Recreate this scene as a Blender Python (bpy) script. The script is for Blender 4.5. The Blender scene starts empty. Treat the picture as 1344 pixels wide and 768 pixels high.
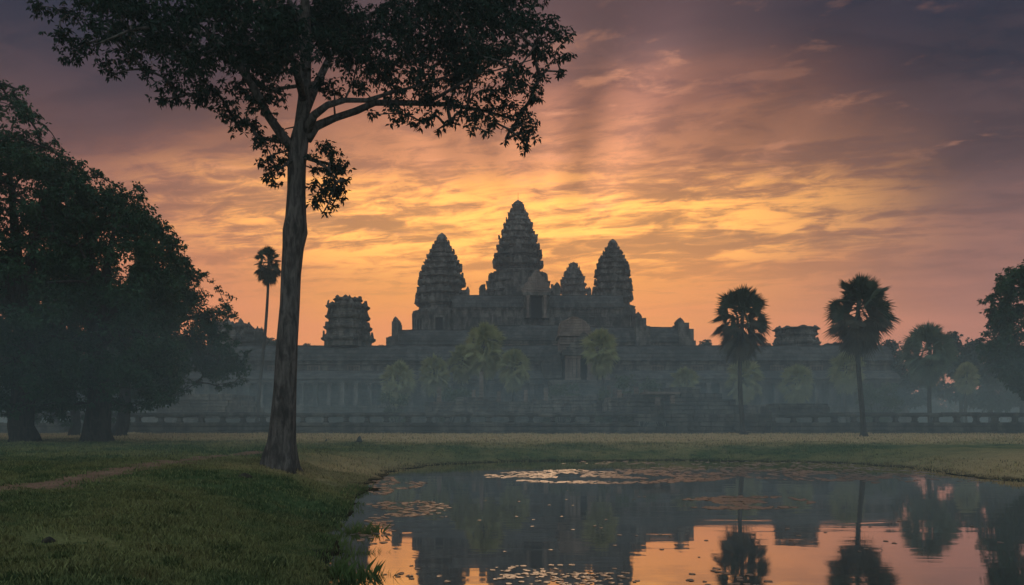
import bpy, math, random
import numpy as np
from mathutils import Vector, Matrix, noise

# ----------------------------------------------------------------------------
#  scene, camera, world, sun, exposure
# ----------------------------------------------------------------------------
S = bpy.context.scene
COL = S.collection
RNG = random.Random(7)
NP = np.random.default_rng(11)
R = math.radians

EYE = 2.4                      # eye height over the pond surface
HOR = 555.0                    # row of the horizon in the photograph
FPX = 1344 * 28 / 36.0         # focal length in photograph pixels

cam_d = bpy.data.cameras.new("camera")
cam = bpy.data.objects.new("camera", cam_d)
COL.objects.link(cam)
cam.location = (0, 0, EYE)
cam.rotation_euler = (R(90), 0, 0)
cam_d.sensor_width = 36
cam_d.lens = 28
cam_d.shift_y = (HOR - 384) / 1344.0
cam_d.clip_start = 0.1
cam_d.clip_end = 3000
S.camera = cam

SUN_EL, SUN_AZ = 17.0, 1.0      # behind the temple, low, veiled by cloud

sun_d = bpy.data.lights.new("sun", 'SUN')
sun_d.energy = 0.25
sun_d.angle = R(9)
sun_d.color = (1.0, 0.62, 0.36)
sun = bpy.data.objects.new("sun", sun_d)
COL.objects.link(sun)
sun.rotation_euler = Vector((-math.sin(R(SUN_AZ)) * math.cos(R(SUN_EL)),
                             -math.cos(R(SUN_AZ)) * math.cos(R(SUN_EL)),
                             -math.sin(R(SUN_EL)))).to_track_quat('-Z', 'Y').to_euler()

S.view_settings.view_transform = 'Standard'
S.view_settings.look = 'None'
S.view_settings.exposure = 0.0
S.view_settings.gamma = 1.0
S.view_settings.use_curve_mapping = False

S.render.engine = 'CYCLES'
cy = S.cycles
cy.use_denoising = True
cy.use_adaptive_sampling = True
cy.adaptive_threshold = 0.015
cy.max_bounces = 5
cy.diffuse_bounces = 2
cy.glossy_bounces = 3
cy.transmission_bounces = 2
cy.volume_bounces = 1
cy.transparent_max_bounces = 4
cy.caustics_reflective = False
cy.caustics_refractive = False
cy.sample_clamp_indirect = 4.0


class X:
    """A shader value: arithmetic on it adds Math nodes."""
    def __init__(self, t, s): self.t, self.s = t, s
    def _m(self, op, b=None, c=None, rev=False):
        n = self.t.nodes.new('ShaderNodeMath'); n.operation = op
        args = [self] + ([b] if b is not None else []) + ([c] if c is not None else [])
        if rev: args[0], args[1] = args[1], args[0]
        for i, a in enumerate(args):
            if isinstance(a, X): self.t.links.new(a.s, n.inputs[i])
            else: n.inputs[i].default_value = a
        return X(self.t, n.outputs[0])
    def __add__(s, o): return s._m('ADD', o)
    __radd__ = __add__
    def __mul__(s, o): return s._m('MULTIPLY', o)
    __rmul__ = __mul__
    def __sub__(s, o): return s._m('SUBTRACT', o)
    def __rsub__(s, o): return s._m('SUBTRACT', o, rev=True)
    def __truediv__(s, o): return s._m('DIVIDE', o)
    def mx(s, o): return s._m('MAXIMUM', o)
    def mn(s, o): return s._m('MINIMUM', o)
    def po(s, o): return s._m('POWER', o)
    def fn(s, op): return s._m(op)
    def step(s, a, b):                                   # smoothstep a..b -> 0..1
        n = s.t.nodes.new('ShaderNodeMapRange'); n.interpolation_type = 'SMOOTHSTEP'
        s.t.links.new(s.s, n.inputs['Value'])
        n.inputs['From Min'].default_value = a; n.inputs['From Max'].default_value = b
        return X(s.t, n.outputs['Result'])


def ramp(t, fac, stops, lo, hi):
    n = t.nodes.new('ShaderNodeValToRGB')
    f = (fac - lo) * (1.0 / (hi - lo))
    t.links.new(f.s, n.inputs[0])
    e = n.color_ramp.elements
    while len(e) < len(stops): e.new(0.5)
    for k, (p, c) in enumerate(stops):
        e[k].position = (p - lo) / (hi - lo); e[k].color = (*c, 1)
    return n.outputs[0]


def mixc(t, fac, a, b, mode='MIX'):
    n = t.nodes.new('ShaderNodeMix'); n.data_type = 'RGBA'; n.blend_type = mode
    n.clamp_factor = True
    for sock, v in ((n.inputs[0], fac), (n.inputs[6], a), (n.inputs[7], b)):
        if isinstance(v, X): t.links.new(v.s, sock)
        elif isinstance(v, bpy.types.NodeSocket): t.links.new(v, sock)
        elif isinstance(v, tuple): sock.default_value = (*v, 1) if len(v) == 3 else v
        else: sock.default_value = v
    return n.outputs[2]


def noise_x(t, vec, scale, detail=4, rough=0.55, dist=0.0):
    n = t.nodes.new('ShaderNodeTexNoise')
    n.inputs['Scale'].default_value = scale
    n.inputs['Detail'].default_value = detail
    n.inputs['Roughness'].default_value = rough
    n.inputs['Distortion'].default_value = dist
    if vec is not None: t.links.new(vec, n.inputs['Vector'])
    return X(t, n.outputs[0])


def comb(t, x, y, z):
    n = t.nodes.new('ShaderNodeCombineXYZ')
    for i, a in enumerate((x, y, z)):
        if isinstance(a, X): t.links.new(a.s, n.inputs[i])
        else: n.inputs[i].default_value = a
    return n.outputs[0]


def build_world():
    w = bpy.data.worlds.new("World"); S.world = w
    w.use_nodes = True
    t = w.node_tree; t.nodes.clear()
    out = t.nodes.new('ShaderNodeOutputWorld')
    tc = t.nodes.new('ShaderNodeTexCoord')
    sep = t.nodes.new('ShaderNodeSeparateXYZ')
    t.links.new(tc.outputs['Generated'], sep.inputs[0])
    x, y, z = (X(t, sep.outputs[i]) for i in range(3))
    el = z.mx(-1).mn(1).fn('ARCSINE') * (180 / math.pi)
    az = x._m('ARCTAN2', y) * (180 / math.pi)
    # clouds live on a flat layer overhead, so they stretch towards the horizon
    inv = (z.mx(0.0) + 0.10)
    cx = x / inv
    cyy = y / inv + cx * 0.22
    layer = comb(t, cx, cyy, 0.0)
    soft = noise_x(t, layer, 0.55, 5, 0.55, 0.6)            # big soft banks
    bank2 = noise_x(t, comb(t, cx * 0.8 + 7.0, cyy * 2.0, 3.0), 0.8, 5, 0.58, 0.4)
    wisps = noise_x(t, comb(t, cx * 0.75 + 2.0, cyy * 2.3, 1.7), 2.1, 7, 0.62, 0.7)
    fleck = noise_x(t, comb(t, cx * 1.2 + 5.0, cyy * 1.8, 4.1), 5.5, 5, 0.6, 0.3)
    ew = el + (soft - 0.5) * 7.0 + (bank2 - 0.5) * 7.0       # ragged elevation
    centre = ramp(t, ew, SKY_CENTRE, 0, 60)
    west = ramp(t, ew, SKY_LEFT, 0, 60)
    east = ramp(t, ew, SKY_RIGHT, 0, 60)
    rear = ramp(t, el, SKY_REAR, 0, 60)
    azw = az + (soft - 0.5) * 12.0
    side = mixc(t, azw.step(-6, 10), west, east)
    off = ((azw - 1.0).fn('ABSOLUTE')).step(5, 31)
    c = mixc(t, off, centre, side)
    # glowing undersides of thin cloud near the hidden sun
    band = (1.0 - ((el - 14.0).fn('ABSOLUTE')).step(0.8, 4.6)) * (1.0 - ((az - 0.0).fn('ABSOLUTE')).step(8, 30))
    ripple = noise_x(t, comb(t, cx * 1.0 + 3.0, cyy * 1.3, 6.3), 7.0, 6, 0.62, 0.6)
    lit = (wisps * 0.62 + ripple * 0.38).step(0.468, 0.60) * band
    c = mixc(t, lit * 0.85, c, SKY_LIT)
    band2 = (1.0 - ((el - 20.0).fn('ABSOLUTE')).step(4.0, 10.0)) * (1.0 - ((az - 4.0).fn('ABSOLUTE')).step(20, 36))
    fl = (fleck * 0.6 + ripple * 0.4).step(0.535, 0.66) * band2 * soft.step(0.40, 0.56)
    c = mixc(t, fl * 0.5, c, SKY_FLECK)
    high = noise_x(t, comb(t, cx * 1.1 + 9.0, cyy * 1.5, 2.2), 1.3, 6, 0.62, 0.5)
    puff = high.step(0.42, 0.66) * el.step(14, 22)
    c = mixc(t, puff * (0.25 + 0.35 * off), c, SKY_PUFF)
    shade = (wisps * 0.58 + ripple * 0.42).step(0.54, 0.41) * 0.45 * el.step(6, 14)
    c = mixc(t, shade, c, SKY_SHADE)
    c = mixc(t, el.step(17, 26) * (0.04 + 0.71 * off), c, (0.004, 0.007, 0.020))
    # soft crepuscular shafts fanning out from the hidden sun
    sx, sy = az - 2.5, el - 6.0
    ang = sx._m('ARCTAN2', sy.mx(0.01))
    ray = noise_x(t, comb(t, ang * 3.4 + 1.1, 0.3, 9.0), 1.0, 1, 0.4)
    reach = sy.step(6.0, 14.0) * (1.0 - sy.step(13.0, 26.0))
    lobes = None
    for a0, wd, amt in ((0.40, 0.20, 0.36), (0.02, 0.12, 0.26), (0.20, 0.10, -0.16), (-0.28, 0.16, -0.16), (0.78, 0.18, -0.18), (-0.62, 0.16, 0.18)):
        b_ = (1.0 - ((ang - a0).fn('ABSOLUTE')).step(0.0, wd)) * amt
        lobes = b_ if lobes is None else lobes + b_
    gain = 1.0 + ((ray - 0.5) * 0.7 + lobes) * reach
    gn = t.nodes.new('ShaderNodeVectorMath'); gn.operation = 'SCALE'
    t.links.new(c, gn.inputs[0]); t.links.new(gain.s, gn.inputs['Scale'])
    c = gn.outputs[0]
    c = mixc(t, (az.fn('ABSOLUTE')).step(42, 100), c, rear)   # behind the camera: blue dusk
    # physical sky under the clouds
    sk = t.nodes.new('ShaderNodeTexSky'); sk.sky_type = 'NISHITA'; sk.sun_disc = False
    sk.sun_elevation = R(SUN_EL); sk.sun_rotation = R(SUN_AZ)
    b0 = t.nodes.new('ShaderNodeBackground'); b0.inputs[1].default_value = 0.0003
    t.links.new(sk.outputs[0], b0.inputs[0])
    b1 = t.nodes.new('ShaderNodeBackground'); b1.inputs[1].default_value = SKY_GAIN
    t.links.new(c, b1.inputs[0])
    ad = t.nodes.new('ShaderNodeAddShader')
    t.links.new(b0.outputs[0], ad.inputs[0]); t.links.new(b1.outputs[0], ad.inputs[1])
    t.links.new(ad.outputs[0], out.inputs[0])


SKY_GAIN = 2.1
SKY_CENTRE = [(0, (0.54, 0.185, 0.070)), (6, (0.53, 0.190, 0.062)), (10, (0.54, 0.210, 0.052)), (14, (0.56, 0.240, 0.060)),
              (18, (0.44, 0.175, 0.075)), (22, (0.25, 0.100, 0.060)), (26, (0.105, 0.052, 0.046)), (31, (0.026, 0.019, 0.027)), (44, (0.03, 0.036, 0.05)), (60, (0.17, 0.215, 0.24))]
SKY_LEFT = [(0, (0.50, 0.18, 0.085)), (6, (0.44, 0.155, 0.072)), (11, (0.33, 0.120, 0.062)), (15, (0.19, 0.075, 0.052)),
            (18, (0.080, 0.034, 0.031)), (21, (0.018, 0.011, 0.015)), (26, (0.005, 0.005, 0.011)), (40, (0.025, 0.03, 0.045)), (60, (0.17, 0.215, 0.24))]
SKY_RIGHT = [(0, (0.32, 0.125, 0.085)), (6, (0.28, 0.110, 0.076)), (10, (0.185, 0.078, 0.060)), (14, (0.085, 0.042, 0.042)),
             (17, (0.040, 0.021, 0.026)), (21, (0.005, 0.004, 0.013)), (25, (0.0005, 0.002, 0.011)), (38, (0.008, 0.014, 0.030)), (60, (0.17, 0.215, 0.24))]
SKY_REAR = [(0, (0.20, 0.22, 0.225)), (20, (0.19, 0.225, 0.24)), (60, (0.17, 0.215, 0.24))]
SKY_PUFF = (0.040, 0.022, 0.028)
SKY_LIT = (0.98, 0.43, 0.085)
SKY_FLECK = (0.46, 0.19, 0.10)
SKY_SHADE = (0.06, 0.03, 0.032)
build_world()

HAZE_DENSITY = 0.0009
HAZE_COLOR = (0.70, 0.82, 0.88)

# ----------------------------------------------------------------------------
#  helpers
# ----------------------------------------------------------------------------
def P(px, py, d):
    """World point d metres in front of the eye that the photograph shows at (px, py)."""
    return Vector(((px - 672) * d / FPX, d, EYE + (HOR - py) * d / FPX))


def m2(px, d): return px * d / FPX


class MB:
    """Collects shapes into one mesh."""
    def __init__(self):
        self.v, self.f, self.mi, self.cur = [], [], [], 0
    def add(self, vs, fs):
        o = len(self.v)
        self.v.extend([tuple(p) for p in vs])
        for q in fs:
            self.f.append([o + i for i in q]); self.mi.append(self.cur)
        return self
    def box(self, x0, x1, y0, y1, z0, z1, taper=0.0):
        t = taper
        vs = [(x0, y0, z0), (x1, y0, z0), (x1, y1, z0), (x0, y1, z0),
              (x0 + t, y0 + t, z1), (x1 - t, y0 + t, z1), (x1 - t, y1 - t, z1), (x0 + t, y1 - t, z1)]
        return self.add(vs, [(3, 2, 1, 0), (4, 5, 6, 7), (0, 1, 5, 4), (1, 2, 6, 5), (2, 3, 7, 6), (3, 0, 4, 7)])
    def loft(self, rings, cap=True):
        n = len(rings[0]); vs = [p for r in rings for p in r]; fs = []
        for k in range(len(rings) - 1):
            for i in range(n):
                j = (i + 1) % n
                fs.append((k * n + i, k * n + j, (k + 1) * n + j, (k + 1) * n + i))
        if cap:
            fs.append(tuple(range(n - 1, -1, -1)))
            fs.append(tuple((len(rings) - 1) * n + i for i in range(n)))
        return self.add(vs, fs)
    def tube(self, pts, rad, n=7, lobes=0, lobe=None, cap=True):
        pts = [Vector(p) for p in pts]; rings = []
        up = Vector((0.123, 0.97, 0.2)).normalized()
        for i, p in enumerate(pts):
            d = (pts[min(i + 1, len(pts) - 1)] - pts[max(i - 1, 0)]).normalized()
            a = d.cross(up)
            if a.length < 1e-3: a = d.cross(Vector((1, 0, 0)))
            a.normalize(); b = a.cross(d).normalized()
            ring = []
            for k in range(n):
                th = 2 * math.pi * k / n
                r = rad[i]
                if lobe: r *= 1 + lobe[i] * math.cos(lobes * th + 0.6) + 0.4 * lobe[i] * math.cos(3 * th)
                ring.append(p + a * (math.cos(th) * r) + b * (math.sin(th) * r))
            rings.append(ring)
        return self.loft(rings, cap)
    def lathe(self, c, prof, n=14):
        rings = [[(c[0] + r * math.cos(2 * math.pi * k / n), c[1] + r * math.sin(2 * math.pi * k / n), c[2] + z)
                  for k in range(n)] for z, r in prof]
        return self.loft(rings)
    def rough(self, amp, freq=0.5, seed=0.0, start=0):
        for i in range(start, len(self.v)):
            p = Vector(self.v[i])
            q = noise.noise_vector(p * freq + Vector((seed, seed * 0.7, 0)))
            self.v[i] = tuple(p + q * amp)
        return self
    def build(self, name, mats, parent=None, smooth=False, org=None):
        me = bpy.data.meshes.new(name)
        vs = self.v
        if org is not None:
            vs = [(a - org[0], b - org[1], c - org[2]) for a, b, c in vs]
        me.from_pydata(vs, [], self.f)
        for m in (mats if isinstance(mats, (list, tuple)) else [mats]): me.materials.append(m)
        if any(self.mi): me.polygons.foreach_set('material_index', self.mi)
        if smooth: me.polygons.foreach_set('use_smooth', [True] * len(self.f))
        me.update()
        return link(name, me, parent, org)


def link(name, me, parent=None, org=None):
    o = bpy.data.objects.new(name, me); COL.objects.link(o)
    if org is not None: o.location = org
    if parent is not None:
        o.parent = parent
        if org is not None: o.location = Vector(org) - world_loc(parent)
        else: o.location = -world_loc(parent)
    return o


def world_loc(o):
    v = Vector(o.location)
    while o.parent is not None:
        o = o.parent; v += Vector(o.location)
    return v


def np_mesh(name, verts, faces, mats, parent=None, mi=None, org=None, smooth=False):
    """verts (n,3) array, faces (m,k) array of one size."""
    me = bpy.data.meshes.new(name)
    if org is not None: verts = verts - np.array(org)[None, :]
    k = faces.shape[1]
    me.vertices.add(len(verts)); me.vertices.foreach_set('co', np.ascontiguousarray(verts, dtype=np.float32).ravel())
    me.loops.add(faces.size); me.loops.foreach_set('vertex_index', np.ascontiguousarray(faces, dtype=np.int32).ravel())
    me.polygons.add(len(faces))
    me.polygons.foreach_set('loop_start', np.arange(0, faces.size, k, dtype=np.int32))
    for m in (mats if isinstance(mats, (list, tuple)) else [mats]): me.materials.append(m)
    if mi is not None: me.polygons.foreach_set('material_index', np.asarray(mi, dtype=np.int32))
    if smooth: me.polygons.foreach_set('use_smooth', np.ones(len(faces), dtype=bool))
    me.update(calc_edges=True); me.validate()
    return link(name, me, parent, org)


def tag(o, label=None, cat=None, group=None, kind=None):
    if label: o['label'] = label
    if cat: o['category'] = cat
    if group: o['group'] = group
    if kind: o['kind'] = kind
    return o


def empty(name, loc, label=None, cat=None, group=None):
    o = bpy.data.objects.new(name, None); COL.objects.link(o)
    o.location = loc; o.empty_display_size = 0.5
    return tag(o, label, cat, group)


def copy_tree(root, loc, rotz=0.0, scale=1.0, label=None, group=None):
    r = root.copy(); COL.objects.link(r); r.location = loc
    r.rotation_euler = (0, 0, rotz); r.scale = (scale,) * 3
    if label: r['label'] = label
    if group: r['group'] = group
    for ch in list(root.children):
        c = ch.copy(); COL.objects.link(c); c.parent = r
        for g in ch.children:
            d = g.copy(); COL.objects.link(d); d.parent = c
    return r

# ----------------------------------------------------------------------------
#  materials
# ----------------------------------------------------------------------------
def new_mat(name):
    m = bpy.data.materials.new(name); m.use_nodes = True
    t = m.node_tree
    return m, t, t.nodes['Principled BSDF']


def bump_in(t, bs, h, strength, dist):
    b = t.nodes.new('ShaderNodeBump')
    b.inputs['Strength'].default_value = strength; b.inputs['Distance'].default_value = dist
    t.links.new(h.s, b.inputs['Height']); t.links.new(b.outputs[0], bs.inputs['Normal'])


def geo_pos(t):
    return t.nodes.new('ShaderNodeNewGeometry').outputs['Position']


def scaled(t, vec, s):
    n = t.nodes.new('ShaderNodeVectorMath'); n.operation = 'MULTIPLY'
    t.links.new(vec, n.inputs[0]); n.inputs[1].default_value = s
    return n.outputs[0]


def stone_mat(name, dark, light, stain, course=0.45, spec=0.2):
    m, t, bs = new_mat(name)
    p = geo_pos(t)
    big = noise_x(t, p, 0.16, 4, 0.6)
    mid = noise_x(t, scaled(t, p, (1, 1, 0.35)), 0.9, 6, 0.65, 0.4)
    fine = noise_x(t, p, 5.0, 4, 0.6)
    c = mixc(t, mid.step(0.36, 0.66), dark, light)
    c = mixc(t, big.step(0.48, 0.64) * 0.75, c, stain)
    sp = t.nodes.new('ShaderNodeSeparateXYZ'); t.links.new(p, sp.inputs[0])
    zz = X(t, sp.outputs[2]) * (1 / course) + (mid - 0.5) * 0.4
    joint = (zz.fn('FRACT') - 0.5).fn('ABSOLUTE').step(0.40, 0.5)
    c = mixc(t, joint * 0.55, c, tuple(0.35 * a for a in dark))
    blk = t.nodes.new('ShaderNodeTexVoronoi'); blk.inputs['Scale'].default_value = 1.1
    t.links.new(scaled(t, p, (1, 1, 1.6)), blk.inputs['Vector'])
    c = mixc(t, X(t, blk.outputs['Color']) * 0.35, c, tuple(0.5 * a for a in dark))
    t.links.new(c, bs.inputs['Base Color'])
    bs.inputs['Roughness'].default_value = 0.9
    bs.inputs['Specular IOR Level'].default_value = spec
    bump_in(t, bs, mid * 0.6 + fine * 0.3 - joint * 0.5, 0.9, 0.25)
    return m


M = {}
M['stone'] = stone_mat('weathered_sandstone', (0.07, 0.064, 0.058), (0.27, 0.245, 0.215), (0.06, 0.06, 0.053))
M['pale_stone'] = stone_mat('pale_sandstone', (0.19, 0.145, 0.12), (0.34, 0.265, 0.22), (0.13, 0.10, 0.085))
M['roof'] = stone_mat('stone_roof', (0.06, 0.06, 0.058), (0.15, 0.145, 0.135), (0.045, 0.047, 0.044), course=0.7)
M['rail'] = stone_mat('dark_balustrade_stone', (0.07, 0.072, 0.068), (0.21, 0.205, 0.185), (0.05, 0.055, 0.05), course=0.5)
m, t, bs = new_mat('interior_shade_plate'); bs.inputs['Base Color'].default_value = (0.012, 0.012, 0.013, 1)  # near-black plates painted in place of the shade inside doors and windows
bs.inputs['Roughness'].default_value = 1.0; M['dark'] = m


def leaf_mat(name, a, b, warm=None, rough=0.6, trans=0.25):
    m, t, bs = new_mat(name)
    p = geo_pos(t)
    n1 = noise_x(t, p, 0.55, 3, 0.6)
    oi = t.nodes.new('ShaderNodeNewGeometry').outputs['Random Per Island']
    c = mixc(t, n1.step(0.35, 0.68), a, b)
    c = mixc(t, X(t, oi) * 0.5, c, warm or tuple(1.25 * v for v in b))
    t.links.new(c, bs.inputs['Base Color'])
    bs.inputs['Roughness'].default_value = rough
    bs.inputs['Specular IOR Level'].default_value = 0.25
    tr = t.nodes.new('ShaderNodeBsdfTranslucent'); t.links.new(c, tr.inputs[0])
    mx = t.nodes.new('ShaderNodeMixShader'); mx.inputs[0].default_value = trans
    out = t.nodes['Material Output']
    t.links.new(bs.outputs[0], mx.inputs[1]); t.links.new(tr.outputs[0], mx.inputs[2])
    t.links.new(mx.outputs[0], out.inputs[0])
    return m


M['leaf'] = leaf_mat('broad_leaf', (0.011, 0.028, 0.021), (0.020, 0.045, 0.028))
M['leaf_dense'] = leaf_mat('dense_leaf', (0.015, 0.044, 0.026), (0.040, 0.098, 0.046))
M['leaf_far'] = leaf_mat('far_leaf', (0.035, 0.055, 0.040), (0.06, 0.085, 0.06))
M['palm'] = leaf_mat('fan_palm_leaf', (0.035, 0.055, 0.036), (0.06, 0.085, 0.05), trans=0.12)
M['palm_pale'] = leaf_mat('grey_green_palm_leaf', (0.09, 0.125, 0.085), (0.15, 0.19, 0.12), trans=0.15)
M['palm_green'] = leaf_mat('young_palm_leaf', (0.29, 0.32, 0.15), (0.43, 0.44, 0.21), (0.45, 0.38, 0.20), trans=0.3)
M['palm_dead'] = leaf_mat('withered_palm_leaf', (0.055, 0.052, 0.036), (0.085, 0.075, 0.05), trans=0.08)
M['bush'] = leaf_mat('bush_leaf', (0.05, 0.08, 0.035), (0.10, 0.13, 0.055))


def bark_mat(name, a, b):
    m, t, bs = new_mat(name)
    p = geo_pos(t)
    n1 = noise_x(t, scaled(t, p, (1, 1, 0.22)), 5.5, 6, 0.65, 0.5)
    n2 = noise_x(t, p, 1.3, 4, 0.6)
    c = mixc(t, n1.step(0.36, 0.66), a, b)
    c = mixc(t, n2.step(0.52, 0.7) * 0.6, c, tuple(0.55 * v for v in a))
    t.links.new(c, bs.inputs['Base Color']); bs.inputs['Roughness'].default_value = 0.9
    bs.inputs['Specular IOR Level'].default_value = 0.15
    bump_in(t, bs, n1 + n2 * 0.7, 1.0, 0.12)
    return m


M['bark'] = bark_mat('grey_bark', (0.055, 0.050, 0.047), (0.17, 0.15, 0.138))
M['bark_dark'] = bark_mat('dark_bark', (0.03, 0.028, 0.025), (0.07, 0.06, 0.055))
M['palm_bark'] = bark_mat('palm_bark', (0.04, 0.037, 0.033), (0.10, 0.09, 0.08))

# ground
def meadow(t):
    p = geo_pos(t)
    sp = t.nodes.new('ShaderNodeSeparateXYZ'); t.links.new(p, sp.inputs[0])
    gx, gy, gz_ = (X(t, sp.outputs[i]) for i in range(3))
    n1 = noise_x(t, p, 0.22, 4, 0.6); n2 = noise_x(t, p, 1.5, 5, 0.65); n3 = noise_x(t, p, 14.0, 4, 0.65)
    c = mixc(t, n1.step(0.40, 0.60), (0.085, 0.135, 0.058), (0.21, 0.215, 0.09))
    c = mixc(t, n2.step(0.53, 0.68) * 0.6, c, (0.20, 0.165, 0.075))
    c = mixc(t, n2.step(0.46, 0.36) * 0.7, c, (0.025, 0.06, 0.022))
    dry_lit = (gy + (n1 - 0.5) * 16.0 + (n2 - 0.5) * 10.0).step(50, 68)
    dry2 = (gy + (n1 - 0.5) * 10.0).step(24, 34) * (gx + (n1 - 0.5) * 8.0).step(-13, -7) * (1.0 - gy.step(37, 52))
    c = mixc(t, dry_lit.mx(dry2 * 0.75), c, (0.62, 0.44, 0.235))  # dry straw tan, lightened further to paint in grazing sky light
    return c, gz_, n2, n3


m, t, bs = new_mat('meadow_ground'); M['ground'] = m
c, gz_, n2, n3 = meadow(t)
c = mixc(t, n3.step(0.46, 0.70) * 0.65, c, (0.03, 0.05, 0.02))
c = mixc(t, 1.0 - (gz_ + (n2 - 0.5) * 0.25).step(0.0, 0.14), c, (0.022, 0.022, 0.014))
t.links.new(c, bs.inputs['Base Color']); bs.inputs['Roughness'].default_value = 1.0
bs.inputs['Specular IOR Level'].default_value = 0.05
bump_in(t, bs, n3 * 0.6 + n2 * 1.0, 1.0, 0.12)

m, t, bs = new_mat('grass_blade'); M['grass'] = m
c, gz_, n2, n3 = meadow(t)
oi = X(t, t.nodes.new('ShaderNodeNewGeometry').outputs['Random Per Island'])
c = mixc(t, oi.step(0.45, 0.0) * 0.75, c, (0.015, 0.03, 0.012))
c = mixc(t, oi.step(0.72, 1.0) * 0.7, c, (0.34, 0.36, 0.15))
t.links.new(c, bs.inputs['Base Color']); bs.inputs['Roughness'].default_value = 0.8
bs.inputs['Specular IOR Level'].default_value = 0.1

m, t, bs = new_mat('trodden_earth'); M['path'] = m
p = geo_pos(t); n2 = noise_x(t, p, 1.3, 5, 0.65); n3 = noise_x(t, p, 9.0, 4, 0.6)
c = mixc(t, n2.step(0.36, 0.66), (0.17, 0.09, 0.058), (0.24, 0.14, 0.088))
c = mixc(t, n3.step(0.5, 0.68) * 0.6, c, (0.07, 0.065, 0.03))
t.links.new(c, bs.inputs['Base Color']); bs.inputs['Roughness'].default_value = 1.0
bump_in(t, bs, n3, 0.6, 0.04)

M['reed'] = leaf_mat('waterside_grass', (0.07, 0.13, 0.045), (0.14, 0.19, 0.065), trans=0.3)

# water: mirror-like, a little ripple
m, t, bs = new_mat('pond_surface'); M['water'] = m
p = geo_pos(t)
r1 = noise_x(t, scaled(t, p, (0.5, 2.2, 1)), 1.6, 3, 0.5, 0.3)
r2 = noise_x(t, scaled(t, p, (1.0, 3.0, 1)), 0.35, 2, 0.5)
gl = t.nodes.new('ShaderNodeBsdfGlossy'); gl.inputs['Roughness'].default_value = 0.03
gl.inputs['Color'].default_value = (1.0, 0.95, 0.92, 1)
df = t.nodes.new('ShaderNodeBsdfDiffuse'); df.inputs['Color'].default_value = (0.014, 0.015, 0.014, 1)
bp = t.nodes.new('ShaderNodeBump'); bp.inputs['Strength'].default_value = 0.035; bp.inputs['Distance'].default_value = 0.05
t.links.new((r1 * r2.step(0.4, 0.65)).s, bp.inputs['Height']); t.links.new(bp.outputs[0], gl.inputs['Normal'])
fr = t.nodes.new('ShaderNodeFresnel'); fr.inputs[0].default_value = 2.0
mx = t.nodes.new('ShaderNodeMixShader')
t.links.new((X(t, fr.outputs[0]) * 0.7 + 0.42).mn(0.94).s, mx.inputs[0])
t.links.new(df.outputs[0], mx.inputs[1]); t.links.new(gl.outputs[0], mx.inputs[2])
t.links.new(mx.outputs[0], t.nodes['Material Output'].inputs[0])

m, t, bs = new_mat('dark_soil'); M['soil'] = m
p = geo_pos(t); n2 = noise_x(t, p, 6.0, 5, 0.65)
t.links.new(mixc(t, n2.step(0.36, 0.66), (0.02, 0.018, 0.013), (0.06, 0.05, 0.035)), bs.inputs['Base Color']); bs.inputs['Roughness'].default_value = 1.0
bump_in(t, bs, n2, 1.0, 0.08)

m, t, bs = new_mat('lily_leaf'); M['lily'] = m
oi = t.nodes.new('ShaderNodeNewGeometry').outputs['Random Per Island']
c = mixc(t, X(t, oi), (0.10, 0.085, 0.06), (0.19, 0.135, 0.10))
t.links.new(c, bs.inputs['Base Color']); bs.inputs['Roughness'].default_value = 0.36
bs.inputs['Specular IOR Level'].default_value = 0.6; bs.inputs['IOR'].default_value = 1.6

# ----------------------------------------------------------------------------
#  ground, pond, path
# ----------------------------------------------------------------------------
SHORE = np.array([(-2.4, 11.8), (-3.2, 14.3), (-3.7, 17.3), (-4.1, 20.0), (-5.1, 26.4), (-5.9, 33.0), (-5.9, 38.0), (-4.7, 44.0),
                  (-2.0, 47.2), (1.3, 49.2), (6, 50.0), (10.9, 50.2), (15.5, 49.2), (19.4, 47.0), (20.6, 43.5), (20.4, 39.8), (20.4, 31.4),
                  (24, 24), (26, 15), (22, 6), (10, 4), (2, 5), (-1.4, 8)])


def shore_dist(x, y):
    """Signed distance to the pond's edge: positive on land."""
    x = np.asarray(x, float); y = np.asarray(y, float)
    best = np.full(x.shape, 1e9); inside = np.zeros(x.shape, bool)
    n = len(SHORE)
    for i in range(n):
        ax, ay = SHORE[i]; bx, by = SHORE[(i + 1) % n]
        dx, dy = bx - ax, by - ay
        tt = np.clip(((x - ax) * dx + (y - ay) * dy) / (dx * dx + dy * dy), 0, 1)
        best = np.minimum(best, np.hypot(x - ax - tt * dx, y - ay - tt * dy))
        cond = ((ay > y) != (by > y))
        with np.errstate(divide='ignore', invalid='ignore'):
            xi = (bx - ax) * (y - ay) / (by - ay + 1e-12) + ax
        inside ^= cond & (x < xi)
    return np.where(inside, -best, best)


def sstep(v, a, b):
    u = np.clip((v - a) / (b - a), 0, 1)
    return u * u * (3 - 2 * u)


def wob(x, y):
    return (np.sin(x * 0.9 + 1.3 * np.sin(y * 0.37)) * np.sin(y * 0.75 + 0.8 * np.sin(x * 0.51 + 2))
            + 0.5 * np.sin(x * 2.1 + y * 1.3 + 1) * np.sin(y * 1.7 - x * 0.9) + 0.3 * np.sin(4.1 * x + 0.5) * np.sin(3.7 * y + x))


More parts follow.
